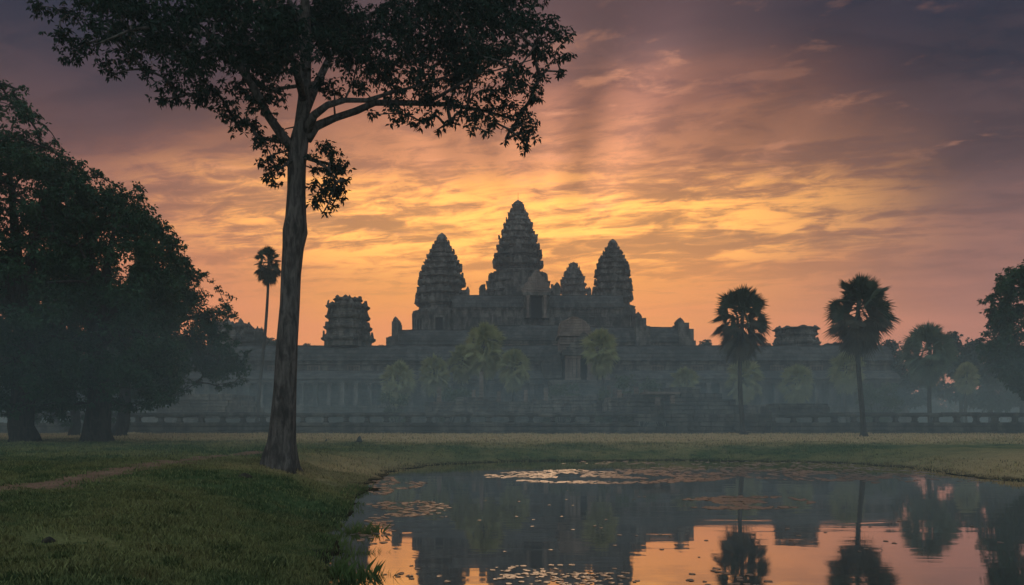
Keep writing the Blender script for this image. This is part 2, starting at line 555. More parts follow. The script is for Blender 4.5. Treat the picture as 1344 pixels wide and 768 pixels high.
def ground_z(x, y):
    x = np.asarray(x, float); y = np.asarray(y, float)
    d = shore_dist(x, y) + 0.40 * wob(x * 0.8, y * 0.8) + 0.22 * wob(x * 2.3 + 3, y * 2.3)
    left = sstep(-x, -3, 3) * (1 - sstep(y, 38, 46))
    ww = 7.5 - 2.5 * left
    z = 0.84 * sstep(d, -1.2, ww) - 0.84 * float(sstep(np.array(0.0), -1.2, 6.0)) * (1 - sstep(d, 0, 3.0))
    z = z + 0.36 * sstep(d, 5, 40)
    z = np.where(d < 0, np.maximum(-0.8, 0.30 * d), z)
    z = z + (0.05 * wob(x, y) + 0.028 * wob(x * 2.9 + 5, y * 2.6) + 0.09 * np.maximum(0, wob(x * .55 + 2, y * .6 + 1) - .7)) * sstep(d, 0.3, 2.0)
    return z


def axis(lo, hi, fine_lo, fine_hi, step, grow=1.25):
    pts = list(np.arange(fine_lo, fine_hi + step / 2, step))
    s, v = step, fine_hi
    while v < hi: s *= grow; v += s; pts.append(min(v, hi))
    s, v = step, fine_lo
    while v > lo: s *= grow; v -= s; pts.insert(0, max(v, lo))
    return np.unique(np.array(pts))


gxs = axis(-205, 205, -34, 34, 0.28)
gys = axis(-36, 294, 4, 62, 0.28)
GX, GY = np.meshgrid(gxs, gys)
GZ = ground_z(GX.ravel(), GY.ravel())
nv = len(gxs)
idx = np.arange(GX.size).reshape(GX.shape)
fc = np.stack([idx[:-1, :-1], idx[:-1, 1:], idx[1:, 1:], idx[1:, :-1]], -1).reshape(-1, 4)
ground = np_mesh('ground', np.stack([GX.ravel(), GY.ravel(), GZ], 1), fc, M['ground'], smooth=True)
tag(ground, 'grassy ground around the pond', None, None, 'structure')

wv = MB()
wv.add([(-9, 1, 0), (32, 1, 0), (32, 56, 0), (-9, 56, 0)], [(0, 1, 2, 3)])
tag(wv.build('pond_water', M['water']), 'still dark pond mirroring the sunrise', None, None, 'structure')

# dirt trail on the left bank
tr = [(-10.6, 13.0), (-11.4, 17.0), (-11.8, 21.0), (-12.6, 26.0), (-13.2, 31.0), (-13.5, 36.0), (-13.5, 42.0)]
tr = np.array(tr); tt = np.linspace(0, len(tr) - 1, 90)
tx = np.interp(tt, range(len(tr)), tr[:, 0]); ty = np.interp(tt, range(len(tr)), tr[:, 1])
k = np.ones(9) / 9
tx[4:-4] = np.convolve(tx, k, 'valid'); ty[4:-4] = np.convolve(ty, k, 'valid')
nx, ny = np.gradient(tx), np.gradient(ty); ln = np.hypot(nx, ny); nx, ny = -ny / ln, nx / ln
vs, fs = [], []
for i in range(90):
    w = 0.95 * (1 - 0.45 * (i / 89.0) ** 2)
    e0 = w * (1 + 0.35 * math.sin(i * 0.9) + 0.25 * math.sin(i * 2.3 + 1)); e1 = w * (1 + 0.35 * math.sin(i * 0.7 + 2) + 0.25 * math.sin(i * 1.9))
    for q in np.linspace(-e0, e1, 7):
        X0, Y0 = tx[i] + nx[i] * q, ty[i] + ny[i] * q
        vs.append((X0, Y0, float(ground_z(np.array([X0]), np.array([Y0]))[0]) + 0.02 - 0.012 * abs(q) / w))
for i in range(89):
    for j in range(6):
        a = i * 7 + j
        fs.append((a, a + 1, a + 8, a + 7))
pm = MB().add(vs, fs)
tag(pm.build('dirt_path', M['path'], smooth=True), 'reddish trodden earth trail across the grass', None, None, 'structure')

# ----------------------------------------------------------------------------
#  the temple
# ----------------------------------------------------------------------------
QUAD = [(1, .40), (.87, .40), (.87, .60), (.75, .60), (.75, .75), (.60, .75), (.60, .87), (.40, .87), (.40, 1)]


def redent(cx, cyy, z, w):
    out = []
    for k in range(4):
        c, s = [(1, 0), (0, 1), (-1, 0), (0, -1)][k]
        for a, b in QUAD:
            out.append((cx + w * (a * c - b * s), cyy + w * (a * s + b * c), z))
    return out


def spike(mb, x, y, z, w, h, dx, dy, lean=0.0, th=0.35):
    """An upright leaf-shaped antefix facing (dx, dy)."""
    px, py = -dy, dx
    prof = [(-.5, 0), (.5, 0), (.58, .35), (.34, .72), (0, 1), (-.34, .72), (-.58, .35)]
    f = [(x + px * a * w + dx * lean * b * h, y + py * a * w + dy * lean * b * h, z + b * h) for a, b in prof]
    bk = [(p[0] - dx * th * w, p[1] - dy * th * w, p[2]) for p in f]
    mb.loft([bk, f])


def tower(parent, c, z0, ztop, prof, tiers, zt, seed, lightning=False, label=None, door=True, ruin=False):
    """Lotus-bud tower. prof: [(z, half width)], tiers start at height zt."""
    rr = random.Random(seed)
    zs = [p[0] for p in prof]; ws = [p[1] for p in prof]
    W = lambda z: float(np.interp(z, zs, ws))
    mb = MB(); rings = []
    x, y = c
    for z, g in ((z0, 1.10), (z0 + .8, 1.10), (z0 + .82, 1.05), (zt - 1.2, 1.05), (zt - 1.15, 1.08), (zt - .5, 1.10), (zt - .45, 1.03)):
        rings.append(redent(x, y, z, W(z) * g))
    hs = [0.9 ** k for k in range(tiers)]; tot = sum(hs)
    z = zt; spikes = []
    top = ztop - (0 if ruin else 0.075 * (ztop - zt))
    for k in range(tiers):
        h = hs[k] / tot * (top - zt); w0, w1 = W(z), W(z + h)
        jt = rr.uniform(.965, 1.03)
        for a, g in ((0, .86), (.30, .85), (.32, .91), (.42, .91), (.50, 1.0), (.60, 1.04), (.66, .98), (.72, .92), (.99, .86)):
            rings.append(redent(x, y, z + a * h, (w0 + (w1 - w0) * a) * g * jt))
        wm = w0 + (w1 - w0) * .62
        for q in range(4):
            cs, sn = [(1, 0), (0, 1), (-1, 0), (0, -1)][q]
            for a, b, ww, hh in ((1.0, 0, .42, .95), (1.0, .31, .2, .6), (1.0, -.31, .2, .6), (.87, .5, .2, .6), (.87, -.5, .2, .6),
                                 (.75, .68, .24, .75), (.75, -.68, .24, .75), (.68, .75, .2, .6), (.68, -.75, .2, .6)):
                if rr.random() < .22: continue
                spikes.append((x + wm * 1.03 * (a * cs - b * sn), y + wm * 1.03 * (a * sn + b * cs), z + .58 * h, ww * wm * rr.uniform(.7, 1.1),
                               hh * h * rr.uniform(.5, 1.15), cs, sn))
        z += h
    mb.loft(rings)
    for s in spikes: spike(mb, *s, lean=rr.uniform(-.06, .12), th=.5)
    # pilasters and cornice of the body on every face
    wb = W(z0 + 1)
    for q in range(4):
        cs, sn = [(1, 0), (0, 1), (-1, 0), (0, -1)][q]
        for b in (-.33, -.2, .2, .33):
            for rng in ((1.03, 1.085),):
                pts = [(rng[0], b - .03), (rng[1], b - .03), (rng[1], b + .03), (rng[0], b + .03)]
                lo = [(x + wb * (a * cs - bb * sn), y + wb * (a * sn + bb * cs), z0 + .3) for a, bb in pts]
                hi = [(p[0], p[1], zt - 1.2) for p in lo]
                mb.loft([lo, hi])
    mb.rough(0.32, 0.8, seed)
    ob = mb.build('tower', M['stone'], parent, org=(x, y, z0))
    if label: ob['label'] = label
    if not ruin:
        r0 = W(top) * 1.15; hf = ztop - top
        fb = MB().lathe((x, y, top - 0.1), [(0, r0 * .8), (.15 * hf, r0 * 1.05), (.3 * hf, r0 * 1.0), (.45 * hf, r0 * .75), (.5 * hf, r0 * .85),
                                            (.7 * hf, r0 * .7), (.9 * hf, r0 * .4), (1.1 * hf, r0 * .08)], 12)
        fb.rough(0.08, 1.2, seed + 3)
        fb.build('lotus_finial', M['stone'], ob, org=(x, y, top))
    if lightning:
        MB().tube([(x, y, ztop - .3), (x, y, ztop + 2.3)], [.07, .05], 5).build('lightning_rod', M['roof'], ob, org=(x, y, ztop))
    if door:
        hd = min(6.0, (zt - z0) * .62); wd = wb * .22
        db = MB(); yf = y - wb * 1.11
        db.cur = 1; db.box(x - wd * .62, x + wd * .62, yf + .05, yf + .3, z0 + .2, z0 + hd)
        db.cur = 0
        for s in (-1, 1): db.box(x + s * wd * .82 - wd * .2, x + s * wd * .82 + wd * .2, yf - .25, yf + .3, z0, z0 + hd + .01)
        db.box(x - wd * 1.15, x + wd * 1.15, yf - .32, yf + .3, z0 + hd, z0 + hd + .7)
        pediment(db, x, yf - .3, z0 + hd + .7, wd * 1.35, hd * .42, .5)
        db.rough(0.06, 1.0, seed + 5)
        db.build('doorway', [M['stone'], M['dark']], ob, org=(x, yf, z0))
        for s in (-1, 1):
            xb = x + s * wb * .74; yb = y - wb * .87 - .02
            window(ob, xb, yb + 0.02, z0 + hd * .5, wb * .16, hd * .45, [M['stone'], M['dark']], 3)
    return ob


def pediment(mb, x, y, z, w, h, depth):
    """Flame-shaped Khmer gable facing the viewer."""
    pr = [(-1.08, 0), (1.08, 0), (1.16, .16), (.98, .22), (.92, .42), (.70, .50), (.60, .70), (.36, .78), (.24, .95), (0, 1.15),
          (-.24, .95), (-.36, .78), (-.60, .70), (-.70, .50), (-.92, .42), (-.98, .22), (-1.16, .16)]
    f = [(x + a * w, y, z + b * h) for a, b in pr]
    b_ = [(x + a * w, y + depth, z + b * h) for a, b in pr]
    mb.loft([f, b_])
    inn = [(x + a * w * .66, y - .12, z + .08 * h + b * h * .62) for a, b in pr]
    inb = [(p[0], y + .1, p[2]) for p in inn]
    mb.loft([inn, inb])


WIN = {}
def window(parent, x, y, z, w, h, mats, bars=5):
    """Stone window with turned balusters in front of a near-black plate painted as inner shade, facing the viewer."""
    key = (round(w, 2), round(h, 2), bars, mats[0].name)
    if key not in WIN:
        mb = MB(); mb.cur = 1
        mb.box(-w, w, -.04, .06, -h, h)
        mb.cur = 0
        t_ = .2 * min(w, h)
        mb.box(-w - t_, w + t_, -.22, .08, h, h + t_); mb.box(-w - t_, w + t_, -.26, .08, -h - t_, -h)
        mb.box(-w - t_, -w, -.2, .08, -h, h); mb.box(w, w + t_, -.2, .08, -h, h)
        for k in range(bars):
            bx = -w + 2 * w * (k + .5) / bars; r = w / bars * .62
            mb.lathe((bx, -.1, -h), [(0, r), (.2 * h, r), (.25 * h, r * .7), (.6 * h, r), (1.4 * h, r), (1.75 * h, r * .7), (1.8 * h, r), (2 * h, r)], 6)
        me_o = mb.build('window', mats)
        WIN[key] = me_o.data; bpy.data.objects.remove(me_o)
    o = bpy.data.objects.new('window', WIN[key]); COL.objects.link(o)
    o.parent = parent; o.location = Vector((x, y, z)) - world_loc(parent)
    return o


def vault(mb, x0, x1, y, z, b, h, n=None, crest=True, rr=None, amp=0.1):
    """Corbelled stone vault running along X with its back ridge."""
    pr = [(-1.06, -.06), (-1.06, .02), (-1.0, .04), (-.93, .30), (-.76, .58), (-.5, .82), (-.2, .96), (-.08, .99), (-.08, 1.05), (.08, 1.05), (.08, .99),
          (.2, .96), (.5, .82), (.76, .58), (.93, .30), (1.0, .04), (1.06, .02), (1.06, -.06)]
    n = n or max(2, int((x1 - x0) / 1.5))
    st = len(mb.v)
    mb.loft([[(x0 + (x1 - x0) * k / n, y + a * b, z + c * h) for a, c in pr] for k in range(n + 1)])
    mb.rough(amp, 0.45, x0, st)


def vault_y(mb, x, y0, y1, z, b, h, amp=0.1):
    pr = [(-1.06, -.06), (-1.06, .02), (-1.0, .04), (-.93, .30), (-.76, .58), (-.5, .82), (-.2, .96), (0, 1.04),
          (.2, .96), (.5, .82), (.76, .58), (.93, .30), (1.0, .04), (1.06, .02), (1.06, -.06)]
    n = max(2, int((y1 - y0) / 1.5)); st = len(mb.v)
    mb.loft([[(x + a * b, y0 + (y1 - y0) * k / n, z + c * h) for a, c in pr] for k in range(n + 1)])
    mb.rough(amp, 0.45, x, st)


def molded(mb, x0, x1, y0, y1, z0, z1, steps, run=.35):
    """Moulded plinth: stacked courses that step in and out."""
    n = steps; h = (z1 - z0) / n
    for k in range(n):
        o = run * (n - 1 - k) * .9
        for a, b, g in ((0, .3, .25), (.3, .55, .05), (.55, .8, -.15), (.8, 1.0, .3)):
            e = o + g * run
            mb.box(x0 - e, x1 + e, y0 - e, y1 + e, z0 + (k + a) * h, z0 + (k + b) * h + .003)


TY = 226.0
temple = empty('temple', (P(680, 555, TY).x, TY, 1.2),
               'dark stone temple with four lotus-bud towers, high above the long gallery', 'temple')
# stepped pyramid under the towers
pb = MB()
xl, xr = P(516, 0, 172).x, P(905, 0, 172).x
molded(pb, xl + 2, xr - 2, 178, 290 - 12, 1.0, 12.5, 3, 1.0)
xl2, xr2 = P(548, 0, 203).x, P(830, 0, 203).x
molded(pb, xl2 + 1, xr2 - 1, 203, 270, 12.4, 25.2, 4, .9)
pb.rough(.12, .4, 2)
terr = pb.build('stepped_terrace', M['stone'], temple)
sb = MB()
for k in range(24):
    sb.box(P(680, 0, 200).x - 3.2, P(680, 0, 200).x + 3.2, 195 + .36 * k, 205, 12.4 + k * .53, 12.4 + (k + 1) * .53 + .004)
for s in (-1, 1):
    for k in range(5):
        xx = P(680, 0, 200).x + s * 4.0
        sb.box(xx - .75, xx + .75, 195 + 1.8 * k, 205, 12.4 + k * 2.6, 12.4 + (k + 1) * 2.6)
sb.rough(.08, .6, 3)
sb.build('stairway', M['stone'], temple)

# upper gallery round the towers
ug = MB()
GY0 = 206.0
ux0, ux1 = P(596, 0, GY0).x, P(815, 0, GY0).x
zroof = P(0, 388, GY0).z
zw0 = 25.0; zw1 = zroof - 3.3
ug.box(ux0, ux1, GY0 - 2.2, GY0 + 3.0, zw0, zw1)
ug.box(ux0 - .2, ux1 + .2, GY0 - 2.6, GY0 - 2.2, zw0, zw0 + .9)
ug.box(ux0 - .2, ux1 + .2, GY0 - 2.5, GY0 - 2.2, zw1 - .6, zw1)
k = ux0 + 1
while k < ux1:
    ug.box(k - .22, k + .22, GY0 - 2.45, GY0 - 2.2, zw0 + .9, zw1 - .6); k += 3.0
ug.rough(.07, .8, 4)
ugo = ug.build('gallery', M['stone'], temple)
rb = MB(); vault(rb, ux0 - .3, ux1 + .3, GY0 + .4, zw1, 3.1, 3.3)
rb.build('gallery_roof', M['roof'], ugo)
k = ux0 + 2.5
while k < ux1 - 1:
    if abs(k - P(700, 0, GY0).x) > 5: window(ugo, k, GY0 - 2.22, (zw0 + zw1) / 2 - .1, .62, 1.05, [M['stone'], M['dark']], 5)
    k += 3.0
# gate porch of the upper gallery
gp = MB(); xg = P(704, 0, 202).x; yg = 201.0
zg0, zg1 = P(0, 413, yg).z - .8, P(0, 388, yg).z
gp.cur = 1; gp.box(xg - 1.35, xg + 1.35, yg + .6, yg + .9, zg0, zg1 - .3)
gp.cur = 0
gp.box(xg - 3.2, xg - 1.35, yg + .5, yg + 3, zg0, zg1); gp.box(xg + 1.35, xg + 3.2, yg + .5, yg + 3, zg0, zg1)
gp.box(xg - 3.4, xg + 3.4, yg - .5, yg + 3, zg1, zg1 + .8)
gp.cur = 2; pediment(gp, xg, yg - .45, zg1 + .8, 3.3, 5.2, .9); gp.cur = 0
vault_y(gp, xg, yg + .5, yg + 4, zg1 + .8, 2.9, 3.4)
gp.rough(.09, .7, 6)
gpo = gp.build('gate_porch', [M['stone'], M['dark'], M['pale_stone']], temple)
for s in (-1, 1):
    cb = MB(); cb.box(-.32, .32, -.32, .32, 0, zg1 - zg0); cb.box(-.42, .42, -.42, .42, 0, .5); cb.box(-.45, .45, -.45, .45, zg1 - zg0 - .45, zg1 - zg0 - .01)
    for i, v in enumerate(cb.v): cb.v[i] = (v[0] + xg + s * 2.15, v[1] + yg - .05, v[2] + zg0)
    cb.build('pillar', M['pale_stone'], gpo, org=(xg + s * 2.15, yg, zg0))

# towers: (pixel outline measured on the photograph) -> metres
def prof_of(rows, d): return [(P(0, py, d).z, m2(hw, d)) for py, hw in rows][::-1]

CT = 232.0
pr = prof_of([(263, 3), (270, 6.5), (281, 11.5), (290, 15.5), (302, 20), (315, 24.5), (327, 28), (337, 30.5), (348, 32), (360, 33), (392, 33.5)], CT)
tc = tower(temple, (P(680, 0, CT).x, CT), P(0, 400, CT).z, P(0, 263, CT).z, pr, 10, P(0, 358, CT).z, 1.0, True,
           'tallest middle tower with a thin rod on its tip', door=False)
# shoulders of the main tower: half-height porches with gables on each side
sh = MB(); xc = P(680, 0, CT).x
for hw, ztop_, dd in ((40.5, 372, 5.5), (49, 386, 3.6)):
    zz = P(0, ztop_, CT).z
    sh.loft([redent(xc, CT, z, m2(hw, CT) * g) for z, g in ((P(0, 402, CT).z, 1.0), (zz - .6, 1.0), (zz - .5, 1.03), (zz, 1.04), (zz + .02, .96), (zz + .4, .95))])
    for s in (-1, 1):
        for off in (-.28, 0, .28):
            spike(sh, xc + s * m2(hw, CT) * .96, CT + off * m2(hw, CT), zz, 1.5, 2.9 - abs(off) * 3, s, 0, -.05, .5)
        spike(sh, xc + s * m2(hw, CT) * .5, CT - m2(hw, CT) * .8, zz, 2.0, 2.4, 0, -1, -.05, .4)
pediment(sh, xc + 1.0, CT - m2(50, CT) - .2, P(0, 398, CT).z, 5.0, 7.0, 1.0)
sh.rough(.14, .7, 8)
sh.build('tower_porch', M['stone'], tc, org=(xc, CT, P(0, 402, CT).z))

LT = 212.0
pr = prof_of([(306, 3), (313, 5.5), (321, 9.5), (329, 14.5), (340, 19.5), (352, 24.5), (368, 28.5), (384, 31), (402, 32.5), (420, 34), (434, 35)], LT)
tower(temple, (P(580, 0, LT).x, LT), P(0, 444, LT).z, P(0, 306, LT).z, pr, 11, P(0, 408, LT).z, 2.0, label='broad tower on the left of the tallest')
RT = 219.0
pr = prof_of([(314, 3), (321, 5.5), (331, 11.4), (343, 17.5), (359, 22), (377, 24.3), (396, 25.6), (440, 26.6)], RT)
tower(temple, (P(804, 0, RT).x, RT), P(0, 440, RT).z, P(0, 314, RT).z, pr, 10, P(0, 401, RT).z, 3.0, label='slender tower at the right end')
BT = 262.0
pr = prof_of([(344, 3), (351, 6), (361, 12.5), (372, 15.5), (384, 18), (400, 18.5)], BT)
tower(temple, (P(752.5, 0, BT).x, BT), P(0, 425, BT).z, P(0, 344, BT).z, pr, 6, P(0, 389, BT).z, 4.0, label='small far tower peeping over the roof', door=False)
# small stair turrets beside the towers
for px, py, d, w, h in ((614, 384, 209, .9, 3.2), (773, 384, 212, 1.1, 3.0), (731, 380, 214, 1.6, 4.0), (633, 382, 214, 1.6, 3.6)):
    st = MB(); q = P(px, py, d)
    st.box(q.x - w * .6, q.x + w * .6, d - .6, d + .6, q.z - 4.5, q.z, .1)
    spike(st, q.x, d - .5, q.z - .05, w, h * .5, 0, -1, 0, .9)
    st.rough(.08, .8, 9)
    st.build('roof_turret', M['stone'], ugo, org=(q.x, d, q.z))

# second gallery: two wings with gabled ends
G2 = 172.0
sg = MB()
zr_l, zr_r = P(0, 433, G2).z, P(0, 429.5, G2).z
xa, xb, xc_, xd = P(521, 0, G2).x, P(648, 0, G2).x, P(742, 0, G2).x, P(897, 0, G2).x
for x0, x1, zr in ((xa, xb, zr_l), (xb, xc_, zr_l + 1.0), (xc_, xd, zr_r)):
    sg.box(x0, x1, G2 - 2.4, G2 + 3.2, 11.5, zr - 3.4)
    sg.box(x0 - .1, x1 + .1, G2 - 2.8, G2 - 2.4, 11.5, 13.4)
    sg.box(x0 - .1, x1 + .1, G2 - 2.75, G2 - 2.4, zr - 4.1, zr - 3.4)
    sg.box(x0 - .1, x1 + .1, G2 - 2.6, G2 - 2.4, zr - 7.2, zr - 6.8)
    k = x0 + 1.5
    while k < x1 - .5:
        sg.box(k - .25, k + .25, G2 - 2.65, G2 - 2.4, 13.4, zr - 4.1); k += 3.4
sg.rough(.08, .6, 11)
sgo = sg.build('gallery', M['stone'], temple)
for x0, x1, zr in ((xa, xb, zr_l), (xb + .01, xc_ - .01, zr_l + 1.0), (xc_, xd, zr_r)):
    rb = MB(); vault(rb, x0, x1, G2 + .4, zr - 3.4, 3.3, 3.3)
    rb.build('gallery_roof', M['roof'], sgo)
    k = x0 + 3.2
    while k < x1 - 2:
        window(sgo, k, G2 - 2.42, zr - 5.4, .7, .95, [M['pale_stone'], M['dark']], 5); k += 3.4
for px, py, w, h in ((521, 424, 1.6, 1.0), (516, 445, 2.4, .4), (838, 420, 2.6, 1.2), (846, 430, 1.6, .6), (893.5, 426, 2.6, 1.1), (901, 434, 2.0, .6), (905, 449, 1.6, .4)):
    e = MB(); q = P(px, py, G2)
    e.box(q.x - w * .45, q.x + w * .45, G2 - 3.3, G2 + 3.9, 11.2, q.z, .08)
    spike(e, q.x - w * .1, G2 - 1.0, q.z - .05, w * .6, h * 1.4, 0, -1, 0, 1.6)
    spike(e, q.x + w * .1, G2 + 1.5, q.z - .05, w * .5, h * .9, 0, -1, 0, 1.6)
    e.rough(.12, .6, px); e.build('gable_end', M['stone'], sgo, org=(q.x, G2, 11.2))

# ----------------------------------------------------------------------------
#  outer gallery (long, low, in front)
# ----------------------------------------------------------------------------
G3 = 144.0
og = empty('outer_gallery', (P(720, 0, G3).x, G3, 1.2),
           'long low stone gallery across the foot of the temple, broken tower stumps on top', 'gallery')
x0, x1 = P(120, 0, G3).x, P(1168, 0, G3).x
zr = P(0, 453.5, G3).z; zw = zr - 2.9
plb = MB(); molded(plb, x0, x1, G3 - 6.5, G3 + 6, .9, 5.4, 3, .55)
plb.rough(.08, .5, 13); plb.build('plinth', M['stone'], og)
wl = MB()
wl.box(x0 + 1, x1 - 1, G3 - 2.4, G3 + 3, 5.2, zw)
wl.box(x0 + .8, x1 - .8, G3 - 2.75, G3 - 2.4, zw - .7, zw)
wl.box(x0 + .8, x1 - .8, G3 - 2.6, G3 - 2.4, zw - 3.6, zw - 3.2)
wl.rough(.06, .6, 14); wlo = wl.build('wall', M['stone'], og)
rb = MB(); vault(rb, x0 + .8, x1 - .8, G3 + .3, zw, 3.2, 2.8); rb.build('roof', M['roof'], og)
# lower half vault on pillars
hv = MB(); prh = [(-6.3, 9.9), (-6.3, 10.15), (-5.9, 10.35), (-5.0, 10.95), (-3.6, 11.5), (-2.4, 11.7), (-2.4, 11.2), (-3.6, 11.0), (-5.0, 10.4), (-5.9, 9.9)]
nn = 110
hv.loft([[(x0 + 1 + (x1 - x0 - 2) * k / nn, G3 + a, c) for a, c in prh] for k in range(nn + 1)])
hv.box(x0 + 1, x1 - 1, G3 - 6.15, G3 - 5.5, 9.3, 9.897)
hv.rough(.08, .5, 15); hv.build('half_vault', M['roof'], og)
cb = MB(); cb.box(-.33, .33, -.33, .33, 0, 4.0); cb.box(-.45, .45, -.45, .45, 0, .4); cb.box(-.44, .44, -.44, .44, 3.6, 3.95)
cb.rough(.03, 1.5, 16)
col_me = cb.build('pillar', M['stone']).data
bpy.data.objects.remove(bpy.data.objects['pillar.002'] if 'pillar.002' in bpy.data.objects else [o for o in bpy.data.objects if o.data == col_me][0])
k = x0 + 2.0; i = 0
while k < x1 - 1.5:
    if not P(728, 0, G3).x < k < P(805, 0, G3).x:
        o = bpy.data.objects.new('pillar', col_me); COL.objects.link(o); o.parent = og
        o.location = Vector((k, G3 - 5.82, 5.3)) - world_loc(og)
        if i % 3 == 1: window(og, k + 1.2, G3 - 2.42, zw - 1.9, .95, .85, [M['pale_stone'], M['dark']], 7)
        i += 1
    k += 2.35


def stump(px, d, rows, seed):
    """Broken tower: only its first tiers stand. rows: (py, half width px) bottom to top."""
    rr = random.Random(seed); mb = MB(); rings = []; x = P(px, 0, d).x
    for (py, hw), (py2, hw2) in zip(rows[:-1], rows[1:]):
        za, zb = P(0, py, d).z, P(0, py2, d).z; h = zb - za; w = m2(hw, d)
        for a, g in ((0, .93), (.45, .93), (.5, .98), (.62, 1.06), (.8, 1.08), (.84, 1.0), (.985, .96)):
            rings.append(redent(x, d, za + a * h, w * g))
        for q in range(4):
            cs, sn = [(1, 0), (0, 1), (-1, 0), (0, -1)][q]
            for a, b, ww in ((1, 0, .4), (.75, .68, .25), (.75, -.68, .25), (1, .33, .2), (1, -.33, .2)):
                if rr.random() < .3: continue
                spike(mb, x + w * (a * cs - b * sn), d + w * (a * sn + b * cs), za + .8 * h, ww * w, h * rr.uniform(.35, .65), cs, sn, -.08)
    mb.loft(rings)
    for _ in range(5):                               # loose blocks left on the broken top
        bx = x + rr.uniform(-.7, .7) * m2(rows[-1][1], d); z = P(0, rows[-1][0], d).z - .1; s = rr.uniform(.3, .7)
        mb.box(bx - s, bx + s, d - s, d + s, z, z + s * rr.uniform(.4, .8), .05)
    mb.rough(.2, .7, seed)
    mb.build('tower_stump', M['stone'], og, org=(x, d, P(0, rows[0][0], d).z))


stump(457, 146, [(456, 31), (441, 28), (427, 25.5), (413, 25), (400, 17), (392, 12)], 21)
stump(1045, 148, [(460, 26), (447, 24), (437, 26), (431, 24)], 22)
stump(306, 149, [(458, 30), (440, 23), (426, 21)], 23)
stump(333, 147, [(458, 16), (444, 12), (434, 12)], 24)
stump(1105, 152, [(462, 26), (456, 22), (452, 12)], 25)

# entrance porch in front of the gallery
EP = 134.0
xe = P(766, 0, EP).x
ep = empty('entrance_porch', (xe, EP, 1.2), 'entrance porch with pale pillars and broken pinkish roof, in front of the gallery', 'porch')
b = MB()
molded(b, P(722, 0, EP).x, P(806, 0, EP).x, EP - 3, EP + 6, .9, P(0, 500, EP).z, 3, .5)
b.rough(.08, .5, 31); b.build('plinth', M['stone'], ep)
zf, zc = P(0, 500, EP).z, P(0, 468, EP).z
b = MB(); b.cur = 1; b.box(P(761, 0, EP).x, P(770, 0, EP).x, EP + .1, EP + .5, zf, zc - .3)
b.cur = 0
b.box(P(741, 0, EP).x, P(761, 0, EP).x, EP, EP + 8, zf, zc); b.box(P(770, 0, EP).x, P(800, 0, EP).x, EP, EP + 8, zf, zc)
b.box(P(737, 0, EP).x, P(803, 0, EP).x, EP - 2.4, EP + 8, zc, zc + 1.0)
b.rough(.07, .7, 32); b.build('wall', [M['stone'], M['dark']], ep)
for px in (743, 748, 753, 758.5, 772, 776, 787, 796):
    c_ = MB(); q = P(px, 0, EP)
    w = .26 if px < 760 else .3
    c_.box(q.x - w, q.x + w, EP - 2.0, EP - 2.0 + 2 * w, zf, zc - .01); c_.box(q.x - w * 1.3, q.x + w * 1.3, EP - 2.1, EP - 1.9 + 2 * w, zf, zf + .45)
    c_.box(q.x - w * 1.3, q.x + w * 1.3, EP - 2.1, EP - 1.9 + 2 * w, zc - .5, zc - .02)
    c_.rough(.03, 1.5, px); c_.build('pillar', M['pale_stone'], ep, org=(q.x, EP, zf))
b = MB()
b.box(P(734, 0, EP + 4).x, P(775, 0, EP + 4).x, EP + 2, EP + 9, zc + .9, P(0, 443, EP + 4).z)
b.box(P(731, 0, EP + 4).x, P(778, 0, EP + 4).x, EP + 1.5, EP + 9.2, P(0, 443, EP + 4).z, P(0, 440.5, EP + 4).z)
b.box(P(732.5, 0, EP + 4).x, P(776.5, 0, EP + 4).x, EP + 1.7, EP + 2.0, P(0, 454, EP + 4).z, P(0, 451, EP + 4).z)
for px in (738, 745, 752, 759, 766, 772): b.box(P(px - 1.1, 0, EP + 4).x, P(px + 1.1, 0, EP + 4).x, EP + 1.8, EP + 2.0, P(0, 451, EP + 4).z, P(0, 443.2, EP + 4).z)
outl = [(733, 441), (734, 433), (735, 424), (742, 422), (746, 419), (751, 416.5), (757, 418.5), (762, 423), (768, 426), (773, 431), (777, 441)]
st_ = len(b.v)
b.loft([[(P(px, 0, EP + 4).x, EP + 1.9 + q, P(0, py, EP + 4).z + .25 * math.sin(q * 1.7 + px)) for px, py in outl] for q in (0, 1.4, 2.8, 4.2, 5.6, 7.0)])
b.rough(.22, .7, 36, st_)
b.rough(.06, 1.0, 37)
b.build('broken_roof', M['pale_stone'], ep)
b = MB()                                             # side half-roof sloping down to the left
pts = [(P(712, 0, EP).x, P(0, 474, EP).z), (P(735, 0, EP).x, P(0, 460, EP).z), (P(737, 0, EP).x, P(0, 466, EP).z), (P(737, 0, EP).x, zf + .5), (P(714, 0, EP).x, zf + .5)]
b.loft([[(a, EP + .5, c) for a, c in pts][::-1], [(a, EP + 7, c) for a, c in pts][::-1]])
b.rough(.12, .5, 33); b.build('side_aisle', M['roof'], ep)
b = MB()
pediment(b, P(765, 0, EP).x, EP - 2.3, zc + 1.0, m2(20, EP), m2(20, EP), .7); b.rough(.1, .6, 34)
b.build('gable', M['stone'], ep, org=(P(765, 0, EP).x, EP, zc))
b = MB()
for k in range(14):
    b.box(P(752, 0, EP).x, P(781, 0, EP).x, EP - 8.5 + .4 * k, EP - 2.5, 1.0 + k * (zf - 1.0) / 14, 1.0 + (k + 1) * (zf - 1.0) / 14 + .003)
b.rough(.05, .8, 35); b.build('stairway', M['stone'], ep)

